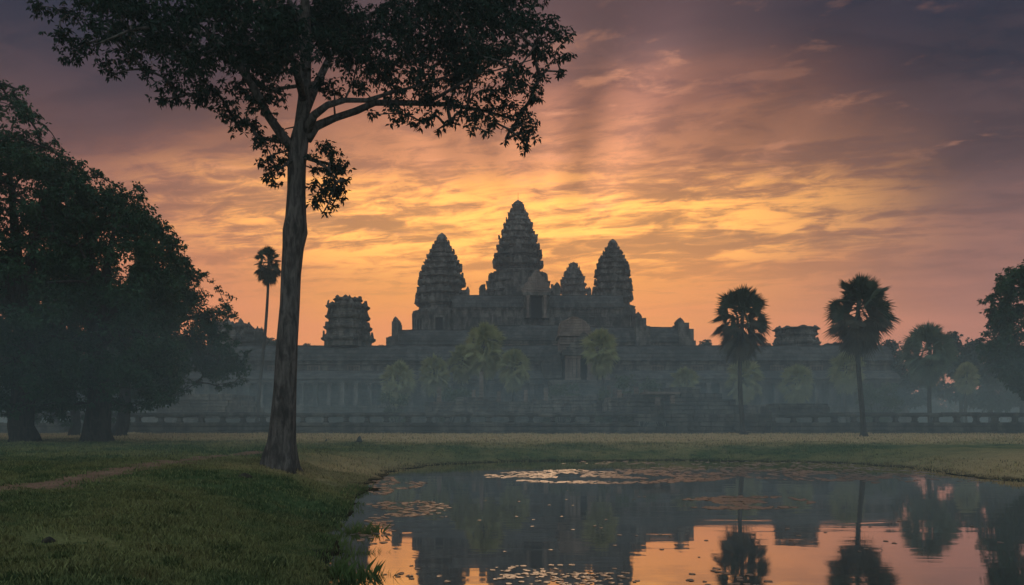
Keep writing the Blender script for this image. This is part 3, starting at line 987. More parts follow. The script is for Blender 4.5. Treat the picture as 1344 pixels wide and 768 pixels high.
# ----------------------------------------------------------------------------
#  ruins between the gallery and the balustrade
# ----------------------------------------------------------------------------
def ruin(name, boxes, d, depth, mats, label, cat, seed, slab=None, pillars=()):
    xs = [b[0] for b in boxes] + [b[1] for b in boxes]
    e = empty(name, (P(sum(xs) / len(xs), 0, d).x, d, 1.15), label, cat)
    rr = random.Random(seed)
    mb = MB()
    for px0, px1, py0, py1 in boxes:
        X0, X1 = P(px0, 0, d).x, P(px1, 0, d).x; Z1, Z0 = P(0, py0, d).z, max(.7, P(0, py1, d).z)
        dy = rr.uniform(-.12, .12)
        nz = max(1, int((Z1 - Z0) / .55))
        for k in range(nz):
            za, zb = Z0 + (Z1 - Z0) * k / nz, Z0 + (Z1 - Z0) * (k + 1) / nz
            x = X0 - rr.uniform(0, .3)
            while x < X1 - .05:
                w = rr.uniform(.8, 1.7); xe_ = min(X1 + rr.uniform(0, .3), x + w)
                if k == nz - 1 and nz > 2 and rr.random() < .22: x = xe_; continue
                o = rr.uniform(-.09, .09)
                mb.box(x, xe_ - .03, d + dy + o, d + depth + o, za, zb - .02, .03)
                x = xe_
    mb.rough(.05, .8, seed)
    mb.build('block_wall', mats, e)
    if slab:
        px0, px1, py0, py1 = slab
        s = MB().box(P(px0, 0, d).x, P(px1, 0, d).x, d - .5, d + depth + .4, P(0, py1, d).z, P(0, py0, d).z)
        s.rough(.1, .6, seed + 1); s.build('cornice_slab', M['pale_stone'], e)
    for px, py0, py1 in pillars:
        q = P(px, py1, d)
        c_ = MB(); c_.box(q.x - .28, q.x + .28, d - 1.0, d - .45, max(.8, q.z), P(0, py0, d).z, .03)
        c_.rough(.05, 1.0, px); c_.build('pillar', M['pale_stone'], e, org=(q.x, d, max(.8, q.z)))
    return e


ruin('ruined_library', [(872, 946, 516, 545), (884, 918, 508, 517), (946, 972, 524, 545)], 98, 7, M['rail'],
     'dark roofless ruin of stacked blocks with a pale cornice slab, behind the solid wall', 'ruin', 41, (846, 892, 514.5, 517.5), [(881, 519, 530), (862, 521, 533)])
ruin('ruined_platform', [(800, 872, 521, 546), (820, 856, 516, 522)], 101, 6, M['stone'],
     'low crumbling stone platform left of the dark roofless ruin', 'ruin', 42, None, [(812, 512, 522), (834, 508, 517), (846, 512, 517)])
ruin('fallen_wall', [(1010, 1086, 533, 548), (1018, 1084, 529.5, 533.5)], 92, 3, M['rail'],
     'low flat heap of fallen blocks behind the right balustrade, between two palms', 'ruin', 43)
ruin('stone_terrace', [(205, 318, 533, 549), (226, 312, 525, 533), (240, 306, 517, 525)], 106, 9, M['stone'],
     'three-stepped stone terrace beside the dark trees on the left', 'terrace', 44)
ruin('terrace_wall', [(560, 700, 527, 546), (600, 652, 521, 528)], 112, 4, M['stone'],
     'low stone terrace wall under the group of small palms', 'wall', 45, None, [(577, 508, 528), (632, 488, 522), (622, 512, 522), (655, 514, 528), (690, 512, 528)])
ruin('courtyard_wall', [(702, 800, 524, 546), (724, 790, 519, 525)], 110, 4, M['stone'],
     'low broken court wall in front of the entrance porch stairs', 'wall', 46, None, [(716, 510, 526), (798, 506, 526), (806, 510, 526)])
ruin('rubble_wall', [(905, 1008, 531, 548)], 104, 3, M['stone'],
     'long low rubble wall behind the palm left of the flat ruin', 'wall', 47)

# ----------------------------------------------------------------------------
#  balustrades
# ----------------------------------------------------------------------------
BD = 87.0


def balustrade(px0, px1, label, post_px=27.3, seed=0):
    rr = random.Random(seed)
    X0, X1 = P(px0, 0, BD).x, P(px1, 0, BD).x
    e = empty('balustrade', ((X0 + X1) / 2, BD, 1.1), label, 'balustrade', 'stone balustrades behind the pond')
    zb, zp, zt0, zt1 = .8, P(0, 554.5, BD).z, P(0, 547, BD).z, P(0, 541.5, BD).z
    mb = MB()
    molded(mb, X0, X1, BD - .5, BD + 1.1, zb, zp - .25, 2, .18)
    x = X0
    while x < X1:                                    # coping stones, each a little off
        w = rr.uniform(1.6, 2.6); xx = min(x + w, X1); o = rr.uniform(-.03, .03)
        mb.box(x, xx - .03, BD - .62 + o, BD + 1.2 + o, zp - .247, zp + rr.uniform(-.03, .02)); x = xx
    mb.rough(.05, .7, seed + 1); mb.build('plinth', M['rail'], e)
    mb = MB(); x = X0
    while x < X1:
        w = rr.uniform(3.5, 5.5); xx = min(x + w, X1); dz = rr.uniform(-.035, .035); o = rr.uniform(-.04, .04)
        pr_ = [(-.30, .0), (.30, .0), (.36, .22), (.30, .42), (.12, .5), (-.12, .5), (-.30, .42), (-.36, .22)]
        sc = (zt1 - zt0) / .5
        mb.loft([[(q, BD + .3 + o + a * 1.1, zt0 + dz + c * sc) for a, c in pr_] for q in np.linspace(x, xx - .02, 4)])
        x = xx
    mb.rough(.045, .8, seed + 2); mb.build('rail', M['rail'], e)
    n = int(round((px1 - px0) / post_px))
    for k in range(n + 1):
        xx = X0 + .4 + (X1 - X0 - .8) * k / n + rr.uniform(-.15, .15)
        w = rr.uniform(.24, .34)
        p_ = MB(); p_.box(xx - w, xx + w, BD - .05, BD + .65, zp - .06, zp + .12); p_.box(xx - w * .72, xx + w * .72, BD, BD + .6, zp + .12, zt0 - .1)
        p_.box(xx - w * 1.1, xx + w * 1.1, BD - .05, BD + .65, zt0 - .1, zt0 + .08)
        p_.rough(.03, 1.3, k); p_.build('post', M['rail'], e, org=(xx, BD, zp))
    return e


balustrade(-150, 838, 'long dark stone balustrade running from behind the left trees to the middle', seed=1)
balustrade(1012, 1500, 'shorter dark stone balustrade on the right, behind the tall palm', seed=2)
ruin('solid_wall', [(834, 1014, 553, 573), (838, 1012, 543.5, 553)], 87.2, 1.4, M['rail'],
     'solid block wall without openings, joining the two balustrades', 'wall', 48)

# ----------------------------------------------------------------------------
#  trees
# ----------------------------------------------------------------------------
def leaf_arrays(pos, L, Wd, rng, droop=0.45, per=6):
    """Rosettes of pointed leaves at each position; returns verts, quad faces."""
    n = len(pos)
    base = np.repeat(pos, per, 0)
    th = rng.uniform(0, 2 * np.pi, n * per)
    el = rng.normal(-droop, .55, n * per)
    d = np.stack([np.cos(th) * np.cos(el), np.sin(th) * np.cos(el), np.sin(el)], 1)
    up = rng.normal(0, .6, (n * per, 3)); up[:, 2] += 1.0
    s = np.cross(d, up); s /= np.linalg.norm(s, axis=1, keepdims=True) + 1e-9
    nn = np.cross(s, d)
    ln = (L * rng.uniform(.65, 1.25, n * per))[:, None]; wd = (Wd * rng.uniform(.7, 1.2, n * per))[:, None]
    base = base + d * ln * .12
    a = base; b = base + d * ln * .45 + s * wd * .5 - nn * ln * .06
    c = base + d * ln - np.array([0, 0, 1.0]) * ln * .18; e = base + d * ln * .45 - s * wd * .5 - nn * ln * .06
    v = np.stack([a, b, c, e], 1).reshape(-1, 3)
    f = np.arange(len(v)).reshape(-1, 4)
    return v, f


def clump_points(c, r, n, rng, flat=.75):
    u = rng.normal(0, 1, (n, 3)); u /= np.linalg.norm(u, axis=1, keepdims=True)
    rad = r * rng.uniform(0, 1, n) ** (1 / 2.2)
    # lumpy outline
    lump = 1 + .28 * np.sin(u[:, 0] * 5 + c[0]) * np.sin(u[:, 2] * 4 + c[2]) + .2 * np.sin(u[:, 1] * 7 + c[1])
    p = u * (rad * lump)[:, None]; p[:, 2] *= flat
    return p + np.array(c)[None, :]


def skeleton(seeds, targets, rtip, power=.46):
    """seeds: list of (pos, parent or -1, min radius). Each target hangs on its nearest node. Returns nodes with radii."""
    pos = [Vector(s[0]) for s in seeds]; par = [s[1] for s in seeds]; rmin = [s[2] for s in seeds]
    root = pos[0]
    allow = [len(s) < 4 or s[3] for s in seeds]
    order = sorted(range(len(targets)), key=lambda i: (Vector(targets[i]) - pos[len(seeds) // 2]).length)
    tips = []
    for i in order:
        q = Vector(targets[i])
        bi, bd = 0, 1e9
        for k, p_ in enumerate(pos):
            if not allow[k]: continue
            dd = (q - p_).length + max(0, p_.z - q.z) * .5
            if dd < bd: bd, bi = dd, k
        a = pos[bi]; n = max(2, int((q - a).length / .9))
        prev = bi
        side = Vector((RNG.uniform(-1, 1), RNG.uniform(-1, 1), RNG.uniform(.1, .8))) * (q - a).length * .12
        for j in range(1, n + 1):
            u = j / n
            pos.append(a.lerp(q, u) + side * math.sin(u * math.pi)); par.append(prev); rmin.append(0); allow.append(True)
            prev = len(pos) - 1
        tips.append(prev)
    cnt = [0] * len(pos)
    for tpi in tips:
        k = tpi
        while k >= 0: cnt[k] += 1; k = par[k]
    rad = [max(rmin[k], rtip * max(1, cnt[k]) ** power) for k in range(len(pos))]
    return pos, par, rad


def draw_skeleton(mb, pos, par, rad, skip, n=6):
    for k in range(skip, len(pos)):
        if par[k] < 0: continue
        a, b = pos[par[k]], pos[k]
        ra = min(rad[par[k]], rad[k] * 1.6) if par[k] < skip else rad[par[k]]
        mb.tube([a, b], [ra, rad[k]], n, cap=False)


def broad_tree(name, label, trunk, limbs, clumps, L, Wd, dens, mats, rtip, group=None, per=6, lobe=.2, cat='tree', seed=3, nside=14, fork=None):
    """trunk: [(point, radius)]; limbs: list of [(point, radius)...] starting on the trunk; clumps: [(centre, radius)]."""
    rng = np.random.default_rng(seed)
    base = trunk[0][0]
    e = empty(name, base, label, cat, group)
    mb = MB()
    mb.tube([p_ for p_, _ in trunk], [r for _, r in trunk], nside, 5, [lobe * max(0, 1 - (p_.z - base.z) / 3.0) ** 1.5 + .03 for p_, _ in trunk])
    seeds = []
    for i, (p_, r) in enumerate(trunk): seeds.append((p_, i - 1, r, i >= (fork if fork is not None else len(trunk) - 1)))
    for lb in limbs:
        mb.tube([p_ for p_, _ in lb], [r for _, r in lb], 8)
        j = min(range(len(trunk)), key=lambda i: (trunk[i][0] - lb[0][0]).length)
        prev = j
        for p_, r in lb:
            seeds.append((p_, prev, r, True)); prev = len(seeds) - 1
    ns = len(seeds)
    pos, par, rad = skeleton(seeds, [c for c, _ in clumps], rtip)
    draw_skeleton(mb, pos, par, rad, ns)
    mb.rough(.035, 1.6, seed)
    mb.build('trunk', mats[1], e, smooth=True, org=base)
    pts = []
    for c, r in clumps:
        pts.append(clump_points(c, r, max(3, int(dens * r * r)), rng))
    v, f = leaf_arrays(np.concatenate(pts), L, Wd, rng, per=per)
    np_mesh('crown', v, f, mats[0], e, org=base)
    return e


def in_poly(px, py, poly):
    c = False; n = len(poly)
    for i in range(n):
        (ax, ay), (bx, by) = poly[i], poly[(i + 1) % n]
        if (ay > py) != (by > py) and px < (bx - ax) * (py - ay) / (by - ay) + ax: c = not c
    return c


def poly_dist(px, py, poly):
    best = 1e9; n = len(poly)
    for i in range(n):
        (ax, ay), (bx, by) = poly[i], poly[(i + 1) % n]
        dx, dy = bx - ax, by - ay; tt = max(0, min(1, ((px - ax) * dx + (py - ay) * dy) / (dx * dx + dy * dy + 1e-9)))
        best = min(best, math.hypot(px - ax - tt * dx, py - ay - tt * dy))
    return best


def fill_crown(poly, d, depth, n, rlo, rhi, seed):
    """Clumps spread through a crown whose outline seen from the bank is poly; real depth behind and in front."""
    rr = random.Random(seed); out = []
    xs = [p_[0] for p_ in poly]; ys = [p_[1] for p_ in poly]; tries = 0
    while len(out) < n and tries < n * 60:
        tries += 1
        px, py = rr.uniform(min(xs), max(xs)), rr.uniform(min(ys), max(ys))
        if not in_poly(px, py, poly): continue
        pd = poly_dist(px, py, poly); r = rr.uniform(rlo, rhi)
        if pd < r * .8:
            r = pd / .8
            if r < rlo * .45: continue
        half = depth * min(1, math.sqrt(max(pd, 4) / 60.0))
        dd = d + rr.uniform(-half, half)
        out.append((P(px, py, dd), m2(r, dd)))
    cxp, cyp = sum(xs) / len(xs), sum(ys) / len(ys)
    for i in range(len(poly)):                           # ragged sprays along the rim
        (ax, ay), (bx, by) = poly[i], poly[(i + 1) % len(poly)]
        L_ = math.hypot(bx - ax, by - ay); k = int(L_ / 9) + 1
        for j in range(k):
            u = (j + rr.random()) / k; r = rr.uniform(.35, .75) * rlo
            px, py = ax + (bx - ax) * u, ay + (by - ay) * u
            vx, vy = cxp - px, cyp - py; vl = math.hypot(vx, vy); q = rr.uniform(-1.0, 1.8) * r
            dd = d + rr.uniform(-.35, .35) * depth
            out.append((P(px + vx / vl * q, py + vy / vl * q, dd), m2(r, dd)))
    return out


# ---- the big foreground tree
D0 = 30.5
def gz(x, y): return float(ground_z(np.array([float(x)]), np.array([float(y)]))[0])
TP = lambda px, py, hw, dd=0.0: (P(px, py, D0 + dd), m2(hw, D0))
bx = P(367, 0, D0).x; bz = gz(bx, D0)
trunk = [(Vector((bx, D0, bz - .15)), m2(26.5, D0)), (Vector((bx, D0, bz + .12)), m2(23, D0)), TP(368, 596, 20), TP(369.5, 582, 17.5), TP(371, 560, 16), TP(374, 510, 14.5), TP(377, 450, 13.5),
         TP(380.5, 400, 12.8), TP(382, 360, 12.6), TP(384.5, 325, 13.2), TP(387.5, 304, 15.6), TP(388.5, 285, 12.8), TP(389, 250, 11.6), TP(390, 215, 11.8), TP(392, 190, 12.4), TP(396, 165, 9.5),
         TP(399, 130, 8, .3), TP(401, 80, 7, .6), TP(402, 20, 6, .6), TP(398, -40, 5, .3), TP(404, -110, 3.5, 0), TP(400, -170, 2.2, 0)]
limbs = [
    [TP(388, 200, 7), TP(372, 180, 6.6, -.3), TP(352, 152, 5.8, -.8), TP(335, 118, 5, -1.4), TP(312, 84, 4.2, -2), TP(280, 50, 3.2, -2.8), TP(230, 30, 2.4, -3.4), TP(170, 40, 1.6, -3.6), TP(125, 60, 1.0, -3.6)],
    [TP(402, 182, 8), TP(414, 166, 6, .2), TP(440, 155, 5, .5), TP(468, 146, 4.8, .8), TP(492, 135, 4.6, 1.0), TP(540, 135, 3.6, 1.2), TP(590, 137, 3.0, 1.4), TP(640, 146, 2.2, 1.6), TP(685, 160, 1.3, 1.8)],
    [TP(400, 176, 7), TP(412, 152, 5.5, -.4), TP(430, 138, 4.4, -.9), TP(452, 131, 3.6, -.6), TP(482, 132, 3.0, .0), TP(512, 122, 2.2, .6), TP(550, 112, 1.7, 1.4), TP(600, 96, 1.3, 2.2), TP(650, 92, 1.0, 2.8), TP(700, 78, .8, 3.2)],
    [TP(399, 150, 6), TP(416, 110, 5.2, 1.4), TP(436, 70, 4.5, 2.6), TP(470, 30, 3.6, 3.4), TP(520, 0, 2.8, 4.0), TP(580, -20, 2.0, 4.4)],
    [TP(398, 130, 5), TP(385, 80, 4.5, -1.6), TP(360, 30, 3.8, -2.6), TP(330, -20, 3, -3.6), TP(290, -60, 2.2, -4.4)],
    [TP(400, 90, 4.6), TP(410, 50, 3.8, 2.4), TP(380, 0, 3.0, 4.2), TP(340, -40, 2.2, 5.6)],
    [TP(390, 206, 3.0), TP(380, 212, 2.0, -.4), TP(366, 222, 1.4, -.8)],
    [TP(396, 205, 3.0), TP(414, 212, 2.2, -.5), TP(432, 222, 1.5, -.9), TP(440, 240, 1.0, -1.0)],
    [TP(560, 136, 2.4, 1.3), TP(620, 100, 2.0, 1.6), TP(680, 60, 1.6, 1.8), TP(730, 55, 1.0, 1.8)],
]
cl = [(55, 8, 16), (90, 18, 18), (130, 8, 28), (180, 15, 32), (112, 58, 22), (92, 74, 15), (142, 84, 15), (150, 48, 26), (200, 55, 34), (148, 98, 8), (175, 70, 20),
      (240, 25, 42), (290, 15, 42), (340, 28, 40), (222, 108, 22), (214, 132, 13), (250, 92, 30), (262, 128, 18), (300, 72, 40), (340, 86, 34), (300, 146, 20),
      (312, 166, 11), (345, 132, 26), (332, 168, 14), (372, 58, 40), (347, 188, 13), (362, 222, 16), (360, 241, 9), (376, 198, 10), (352, 206, 9), (368, 176, 10),
      (424, 190, 13), (438, 218, 18), (424, 250, 17), (446, 256, 12), (412, 268, 9), (424, 279, 6), (452, 236, 10), (414, 222, 9),
      (430, 55, 36), (424, 108, 16), (470, 78, 36), (450, 25, 38), (500, 98, 28), (510, 35, 42), (545, 74, 34), (560, 108, 24), (590, 52, 40), (604, 106, 28), (630, 74, 34),
      (650, 30, 38), (690, 34, 26), (718, 36, 24), (740, 48, 15), (744, 74, 12), (736, 94, 9), (702, 64, 20), (644, 122, 20), (670, 112, 20), (686, 146, 18), (694, 172, 14), (690, 192, 9),
      (612, 146, 18), (592, 162, 11), (648, 160, 12), (530, 150, 18), (546, 164, 9), (512, 141, 10), (640, 174, 8), (664, 182, 6), (570, 150, 9), (575, 5, 40), (625, 0, 36), (672, 0, 26),
      (520, 118, 20), (560, 128, 20), (590, 132, 16), (630, 150, 18), (660, 142, 18), (700, 120, 18), (708, 100, 14), (680, 92, 22), (600, 86, 26), (550, 92, 22), (660, 68, 24), (720, 70, 16),
      (440, 120, 14), (470, 112, 16), (490, 150, 9), (560, 158, 11), (575, 170, 7), (620, 168, 10), (676, 166, 12), (700, 160, 9), (684, 182, 10),
      (408, 240, 9), (434, 200, 14), (450, 222, 12), (432, 236, 15), (444, 250, 12), (418, 262, 11), (436, 270, 9), (408, 205, 8), (352, 232, 9), (344, 212, 9), (370, 210, 12), (338, 180, 10), (366, 186, 12),
      (80, 44, 16), (126, 34, 18), (160, 84, 12), (190, 90, 14), (232, 128, 13), (278, 116, 18), (240, 70, 26), (318, 120, 20), (322, 158, 12)]
rr = random.Random(5)
clumps = []
for px, py, r in cl:
    dd = D0 + rr.uniform(-3.6, 3.6) if r > 20 else D0 + rr.uniform(-1.4, 1.4)
    clumps.append((P(px, py, dd), m2(r * 1.05, dd)))
    if r > 25:
        d2 = D0 + rr.choice((-1, 1)) * rr.uniform(3, 6)
        clumps.append((P(px + rr.uniform(-12, 12), py - rr.uniform(5, 25), d2), m2(r * .9, d2)))
for k in range(60):                                   # the rest of the dome, above the picture
    a = rr.uniform(0, 2 * math.pi); q = math.sqrt(rr.random())
    X0 = P(395, 0, D0).x + 9.0 * q * math.cos(a); Y0 = D0 + 6.5 * q * math.sin(a)
    Z0 = 18.5 + 4.6 * math.sqrt(max(0, 1 - q * q)) * rr.uniform(.3, 1.0)
    clumps.append((Vector((X0, Y0, Z0)), rr.uniform(.8, 1.3)))
broad_tree('shade_tree', 'tall tree with bare grey trunk and wide dark crown, on the grass by the pond', trunk, limbs, clumps,
           .19, .088, 128, (M['leaf'], M['bark']), .022, lobe=.2, seed=5, fork=15, nside=20)

# ---- dark trees on the left
def left_tree(label, px, d, poly, depth, n, seed, forks, rbase, hrs, name='dense_tree', grp='dark dense trees on the left', dens=82, L=.25, Wd=.135, mat='leaf_dense', rlo=12, rhi=26):
    X0 = P(px, 0, d).x; b = Vector((X0, d, gz(X0, d) - .15))
    tr_ = [(b, rbase * 1.3), (b + Vector((0, 0, .5)), rbase * 1.12)]
    top = P(*forks[0], d)
    for u in (.15, .4, .7, 1.0): tr_.append((b.lerp(top, u) + Vector((.2 * math.sin(u * 5 + seed), 0, 0)), rbase * (1.05 - .35 * u)))
    lim = []
    for fx, fy, dd in hrs:
        q = P(fx, fy, d + dd); lim.append([(top, rbase * .55), (top.lerp(q, .35) + Vector((0, 0, .8)), rbase * .42), (top.lerp(q, .7) + Vector((0, 0, .7)), rbase * .26), (q, rbase * .12)])
    return broad_tree(name, label, tr_, lim, fill_crown(poly, d, depth, n, rlo, rhi, seed), L, Wd, dens, (M[mat], M['bark_dark']), .016, grp, per=5, seed=seed)


left_tree('tallest dark tree, cut by the left edge of the picture', 30, 53,
          [(-160, 140), (-60, 100), (0, 116), (28, 122), (50, 160), (70, 188), (84, 208), (104, 250), (120, 330), (112, 430), (96, 510), (20, 540), (-80, 540), (-170, 430), (-200, 280)],
          7.5, 400, 61, [(28, 420)], .75, [(-60, 250, 2), (60, 260, -2), (10, 200, 3), (-120, 330, -3), (80, 380, 1)])
left_tree('broad dark tree with a thick forked trunk, standing between its taller and lower neighbours', 126, 55,
          [(70, 205), (98, 212), (132, 232), (156, 244), (188, 252), (196, 276), (226, 302), (238, 340), (236, 400), (240, 470), (226, 522), (180, 544), (130, 528), (60, 546), (20, 500), (30, 380), (50, 290)],
          6.5, 235, 62, [(128, 455)], .85, [(70, 320, 2), (150, 300, -2), (200, 360, 1), (110, 260, 3), (190, 440, -3)])
left_tree('lower rounded dark tree, rightmost of the left group and beside the stepped terrace', 156, 70,
          [(190, 300), (216, 298), (244, 330), (254, 352), (282, 372), (300, 396), (311, 412), (304, 428), (300, 440), (318, 455), (326, 480), (318, 500), (292, 510), (266, 492), (240, 518), (200, 536), (170, 520), (165, 380)],
          5.5, 170, 63, [(170, 470)], .55, [(230, 370, 1), (280, 410, -1), (290, 470, 1), (210, 430, -2)], rlo=10, rhi=20)
left_tree('thin dark tree half hidden behind the broad forked one', 97, 74,
          [(20, 380), (90, 330), (180, 360), (200, 470), (170, 545), (60, 548), (0, 530)], 5, 90, 64, [(98, 470)], .4, [(60, 430, 1), (140, 430, -1)])
left_tree('dark rounded tree cut by the right edge of the picture', 1392, 80,
          [(1288, 462), (1287, 440), (1300, 431), (1296, 404), (1293, 394), (1308, 384), (1312, 362), (1330, 352), (1352, 344), (1440, 330), (1510, 400), (1500, 500), (1420, 535), (1344, 522), (1322, 502), (1300, 482)],
          8, 180, 65, [(1390, 480)], .6, [(1330, 420, 1), (1440, 420, -1), (1370, 380, 2)], grp=None, dens=50, L=.42, Wd=.22, rlo=9, rhi=20)

# ---- fan palms
def fan(V, F, MI, origin, d, up, lp, lr, mi, rng, blades=18, span=2.6, droop=.25):
    """One palm leaf: petiole and a pleated fan split into pointed blades."""
    d = d.normalized(); s = d.cross(up)
    if s.length < 1e-3: s = d.cross(Vector((1, 0, 0)))
    s.normalize(); n = s.cross(d).normalized()
    sag = Vector((0, 0, -1))
    tip = origin + d * lp + sag * (.10 * lp)
    o = len(V)
    w = .045
    V += [origin + s * w, origin - s * w, tip + s * w * .6, tip - s * w * .6, origin + n * w, tip + n * w * .6]
    F += [(o, o + 2, o + 3, o + 1), (o, o + 4, o + 5, o + 2), (o + 1, o + 3, o + 5, o + 4)]; MI += [mi] * 3
    for k in range(blades):
        a = -span / 2 * 1.0 + span * (k + .5) / blades; a *= 1.0
        da = span / blades * .62
        R_ = lr * (1 - .22 * (abs(a) / (span / 2)) ** 2) * rng.uniform(.86, 1.08)
        def at(ang, r, pl=0.0):
            v = d * math.cos(ang) + s * math.sin(ang)
            return tip + v * r + n * (pl + .25 * r * abs(math.sin(ang)) * .6) + sag * (droop * r * r / lr)
        o = len(V)
        V += [tip, at(a - da, R_ * .50, -.03), at(a, R_ * .55, .05), at(a + da, R_ * .50, -.03), at(a + rng.uniform(-.03, .03), R_) + sag * (.12 * lr * rng.random())]
        F += [(o, o + 1, o + 2), (o, o + 2, o + 3), (o + 1, o + 4, o + 2), (o + 2, o + 4, o + 3)]; MI += [mi] * 4


def palm_crown(parent, c, rx, h, n_up, n_low, seed, mats, names=('crown', 'dead_fronds')):
    """Live fans above, withered ones hanging in a beard below. c: growing point; rx: half width of the crown; h: its height."""
    rr = random.Random(seed)
    lr = rx * .52; lp0 = rx * .56
    V, F, MI = [], [], []
    for k in range(n_up):
        u = (k + .5) / n_up
        el = R(86 - 100 * u ** 1.25 + rr.uniform(-9, 9)); az_ = k * 2.399963 + rr.uniform(-.25, .25)
        d = Vector((math.cos(az_) * math.cos(el), math.sin(az_) * math.cos(el), math.sin(el)))
        sg_ = rr.choice((-1, 1))
        up = (Vector((-math.sin(az_) * sg_, math.cos(az_) * sg_, 0)) + Vector((rr.uniform(-.5, .5), rr.uniform(-.5, .5), rr.uniform(-.3, .5)))) if rr.random() < .6 else Vector((rr.uniform(-.6, .6), rr.uniform(-.6, .6), 1))
        fan(V, F, MI, c + Vector((0, 0, -.1 * h * u)), d, up, lp0 * (rr.uniform(.80, 1.10) if rr.random() < .55 else rr.uniform(.2, .8)) * (1 - .30 * max(0, math.sin(el)) ** 4), lr * rr.uniform(.85, 1.15), 0, rr, droop=.04 + .14 * u)
    me_faces = [f for f in F]
    mb = MB(); mb.v = [tuple(v) for v in V]; mb.f = [list(f) for f in F]; mb.mi = [0] * len(F)
    mb.build(names[0], mats[0], parent, org=tuple(c))
    V, F, MI = [], [], []
    for k in range(n_low):
        u = (k + .5) / n_low
        el = R(-8 - 72 * u + rr.uniform(-10, 10)); az_ = k * 2.399963 + rr.uniform(-.3, .3)
        d = Vector((math.cos(az_) * math.cos(el), math.sin(az_) * math.cos(el), math.sin(el)))
        up = Vector((d.x + rr.uniform(-.9, .9), d.y + rr.uniform(-.9, .9), .4))
        fan(V, F, MI, c + Vector((0, 0, -.12 * h - .16 * h * u)), d, up, lp0 * (rr.uniform(.75, 1.05) if k % 3 else rr.uniform(.3, .7)) * (1 - .25 * u), lr * rr.uniform(.8, 1.05), 0, rr, droop=.26)
    mb = MB(); mb.v = [tuple(v) for v in V]; mb.f = [list(f) for f in F]; mb.mi = [0] * len(F)
    mb.build(names[1], mats[1], parent, org=tuple(c))


def palm(label, px_base, py_base, px_top, py_top, py_bot, rx_px, d, r0, seed, mats, n_up=22, n_low=20, group=None, name='sugar_palm'):
    b = P(px_base, py_base, d); b.z = gz(b.x, d) - .1 if d < 130 else 1.1
    top, bot = P(px_top, py_top, d), P(px_top, py_bot, d)
    h = top.z - bot.z; rx = m2(rx_px, d)
    c = Vector((top.x, d, top.z - rx * 1.02))
    e = empty(name, tuple(b), label, 'palm', group)
    pts, rad = [], []
    for k in range(11):
        u = k / 10
        pts.append(b.lerp(c, u) + Vector((.25 * math.sin(u * math.pi * 1.3 + seed) * min(1, (c - b).length / 12) - .25 * math.sin(seed) * (1 - u), 0, 0)))
        rad.append(r0 * (1.9 if k == 0 else 1.0 - .35 * u))
    pts.insert(1, pts[0].lerp(pts[1], .35)); rad.insert(1, r0 * 1.15)
    pts[0] = b.copy()
    tb = MB(); tb.tube(pts, rad, 10); tb.rough(.02, 3.0, seed); tb.build('trunk', M['palm_bark'], e, smooth=True, org=tuple(b))
    palm_crown(e, c, rx, h, n_up, n_low, seed, mats)
    return e


PM = (M['palm'], M['palm_dead'])
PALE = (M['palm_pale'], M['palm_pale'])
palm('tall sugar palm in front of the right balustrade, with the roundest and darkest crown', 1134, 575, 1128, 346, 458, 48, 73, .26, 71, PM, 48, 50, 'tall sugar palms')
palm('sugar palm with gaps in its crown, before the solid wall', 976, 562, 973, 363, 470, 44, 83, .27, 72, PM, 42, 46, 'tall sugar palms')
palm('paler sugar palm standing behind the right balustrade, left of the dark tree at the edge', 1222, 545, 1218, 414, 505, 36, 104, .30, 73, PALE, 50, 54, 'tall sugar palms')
palm('very slender sugar palm with a small crown, beside the big trunk', 336, 545, 352, 317, 386, 20.5, 112, .26, 74, PM, 36, 44, 'tall sugar palms')

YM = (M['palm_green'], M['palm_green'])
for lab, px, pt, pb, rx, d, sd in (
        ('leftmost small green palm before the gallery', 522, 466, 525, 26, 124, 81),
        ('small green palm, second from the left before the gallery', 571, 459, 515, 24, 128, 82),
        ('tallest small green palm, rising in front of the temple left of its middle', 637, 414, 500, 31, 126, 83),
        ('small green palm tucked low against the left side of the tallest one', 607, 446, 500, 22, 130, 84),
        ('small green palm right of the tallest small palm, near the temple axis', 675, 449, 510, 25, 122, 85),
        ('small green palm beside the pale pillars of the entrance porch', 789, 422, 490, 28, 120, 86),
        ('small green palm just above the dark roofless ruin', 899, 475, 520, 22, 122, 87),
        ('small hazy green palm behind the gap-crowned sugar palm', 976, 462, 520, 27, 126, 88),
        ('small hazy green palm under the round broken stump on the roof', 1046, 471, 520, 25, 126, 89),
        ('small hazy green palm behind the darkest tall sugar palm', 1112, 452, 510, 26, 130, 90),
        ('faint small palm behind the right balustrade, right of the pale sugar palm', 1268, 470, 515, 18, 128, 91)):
    palm(lab, px + 1, 545, px, pt, pb, rx, d, .24, sd, YM, 46, 50, 'small palms before the gallery', 'fan_palm')

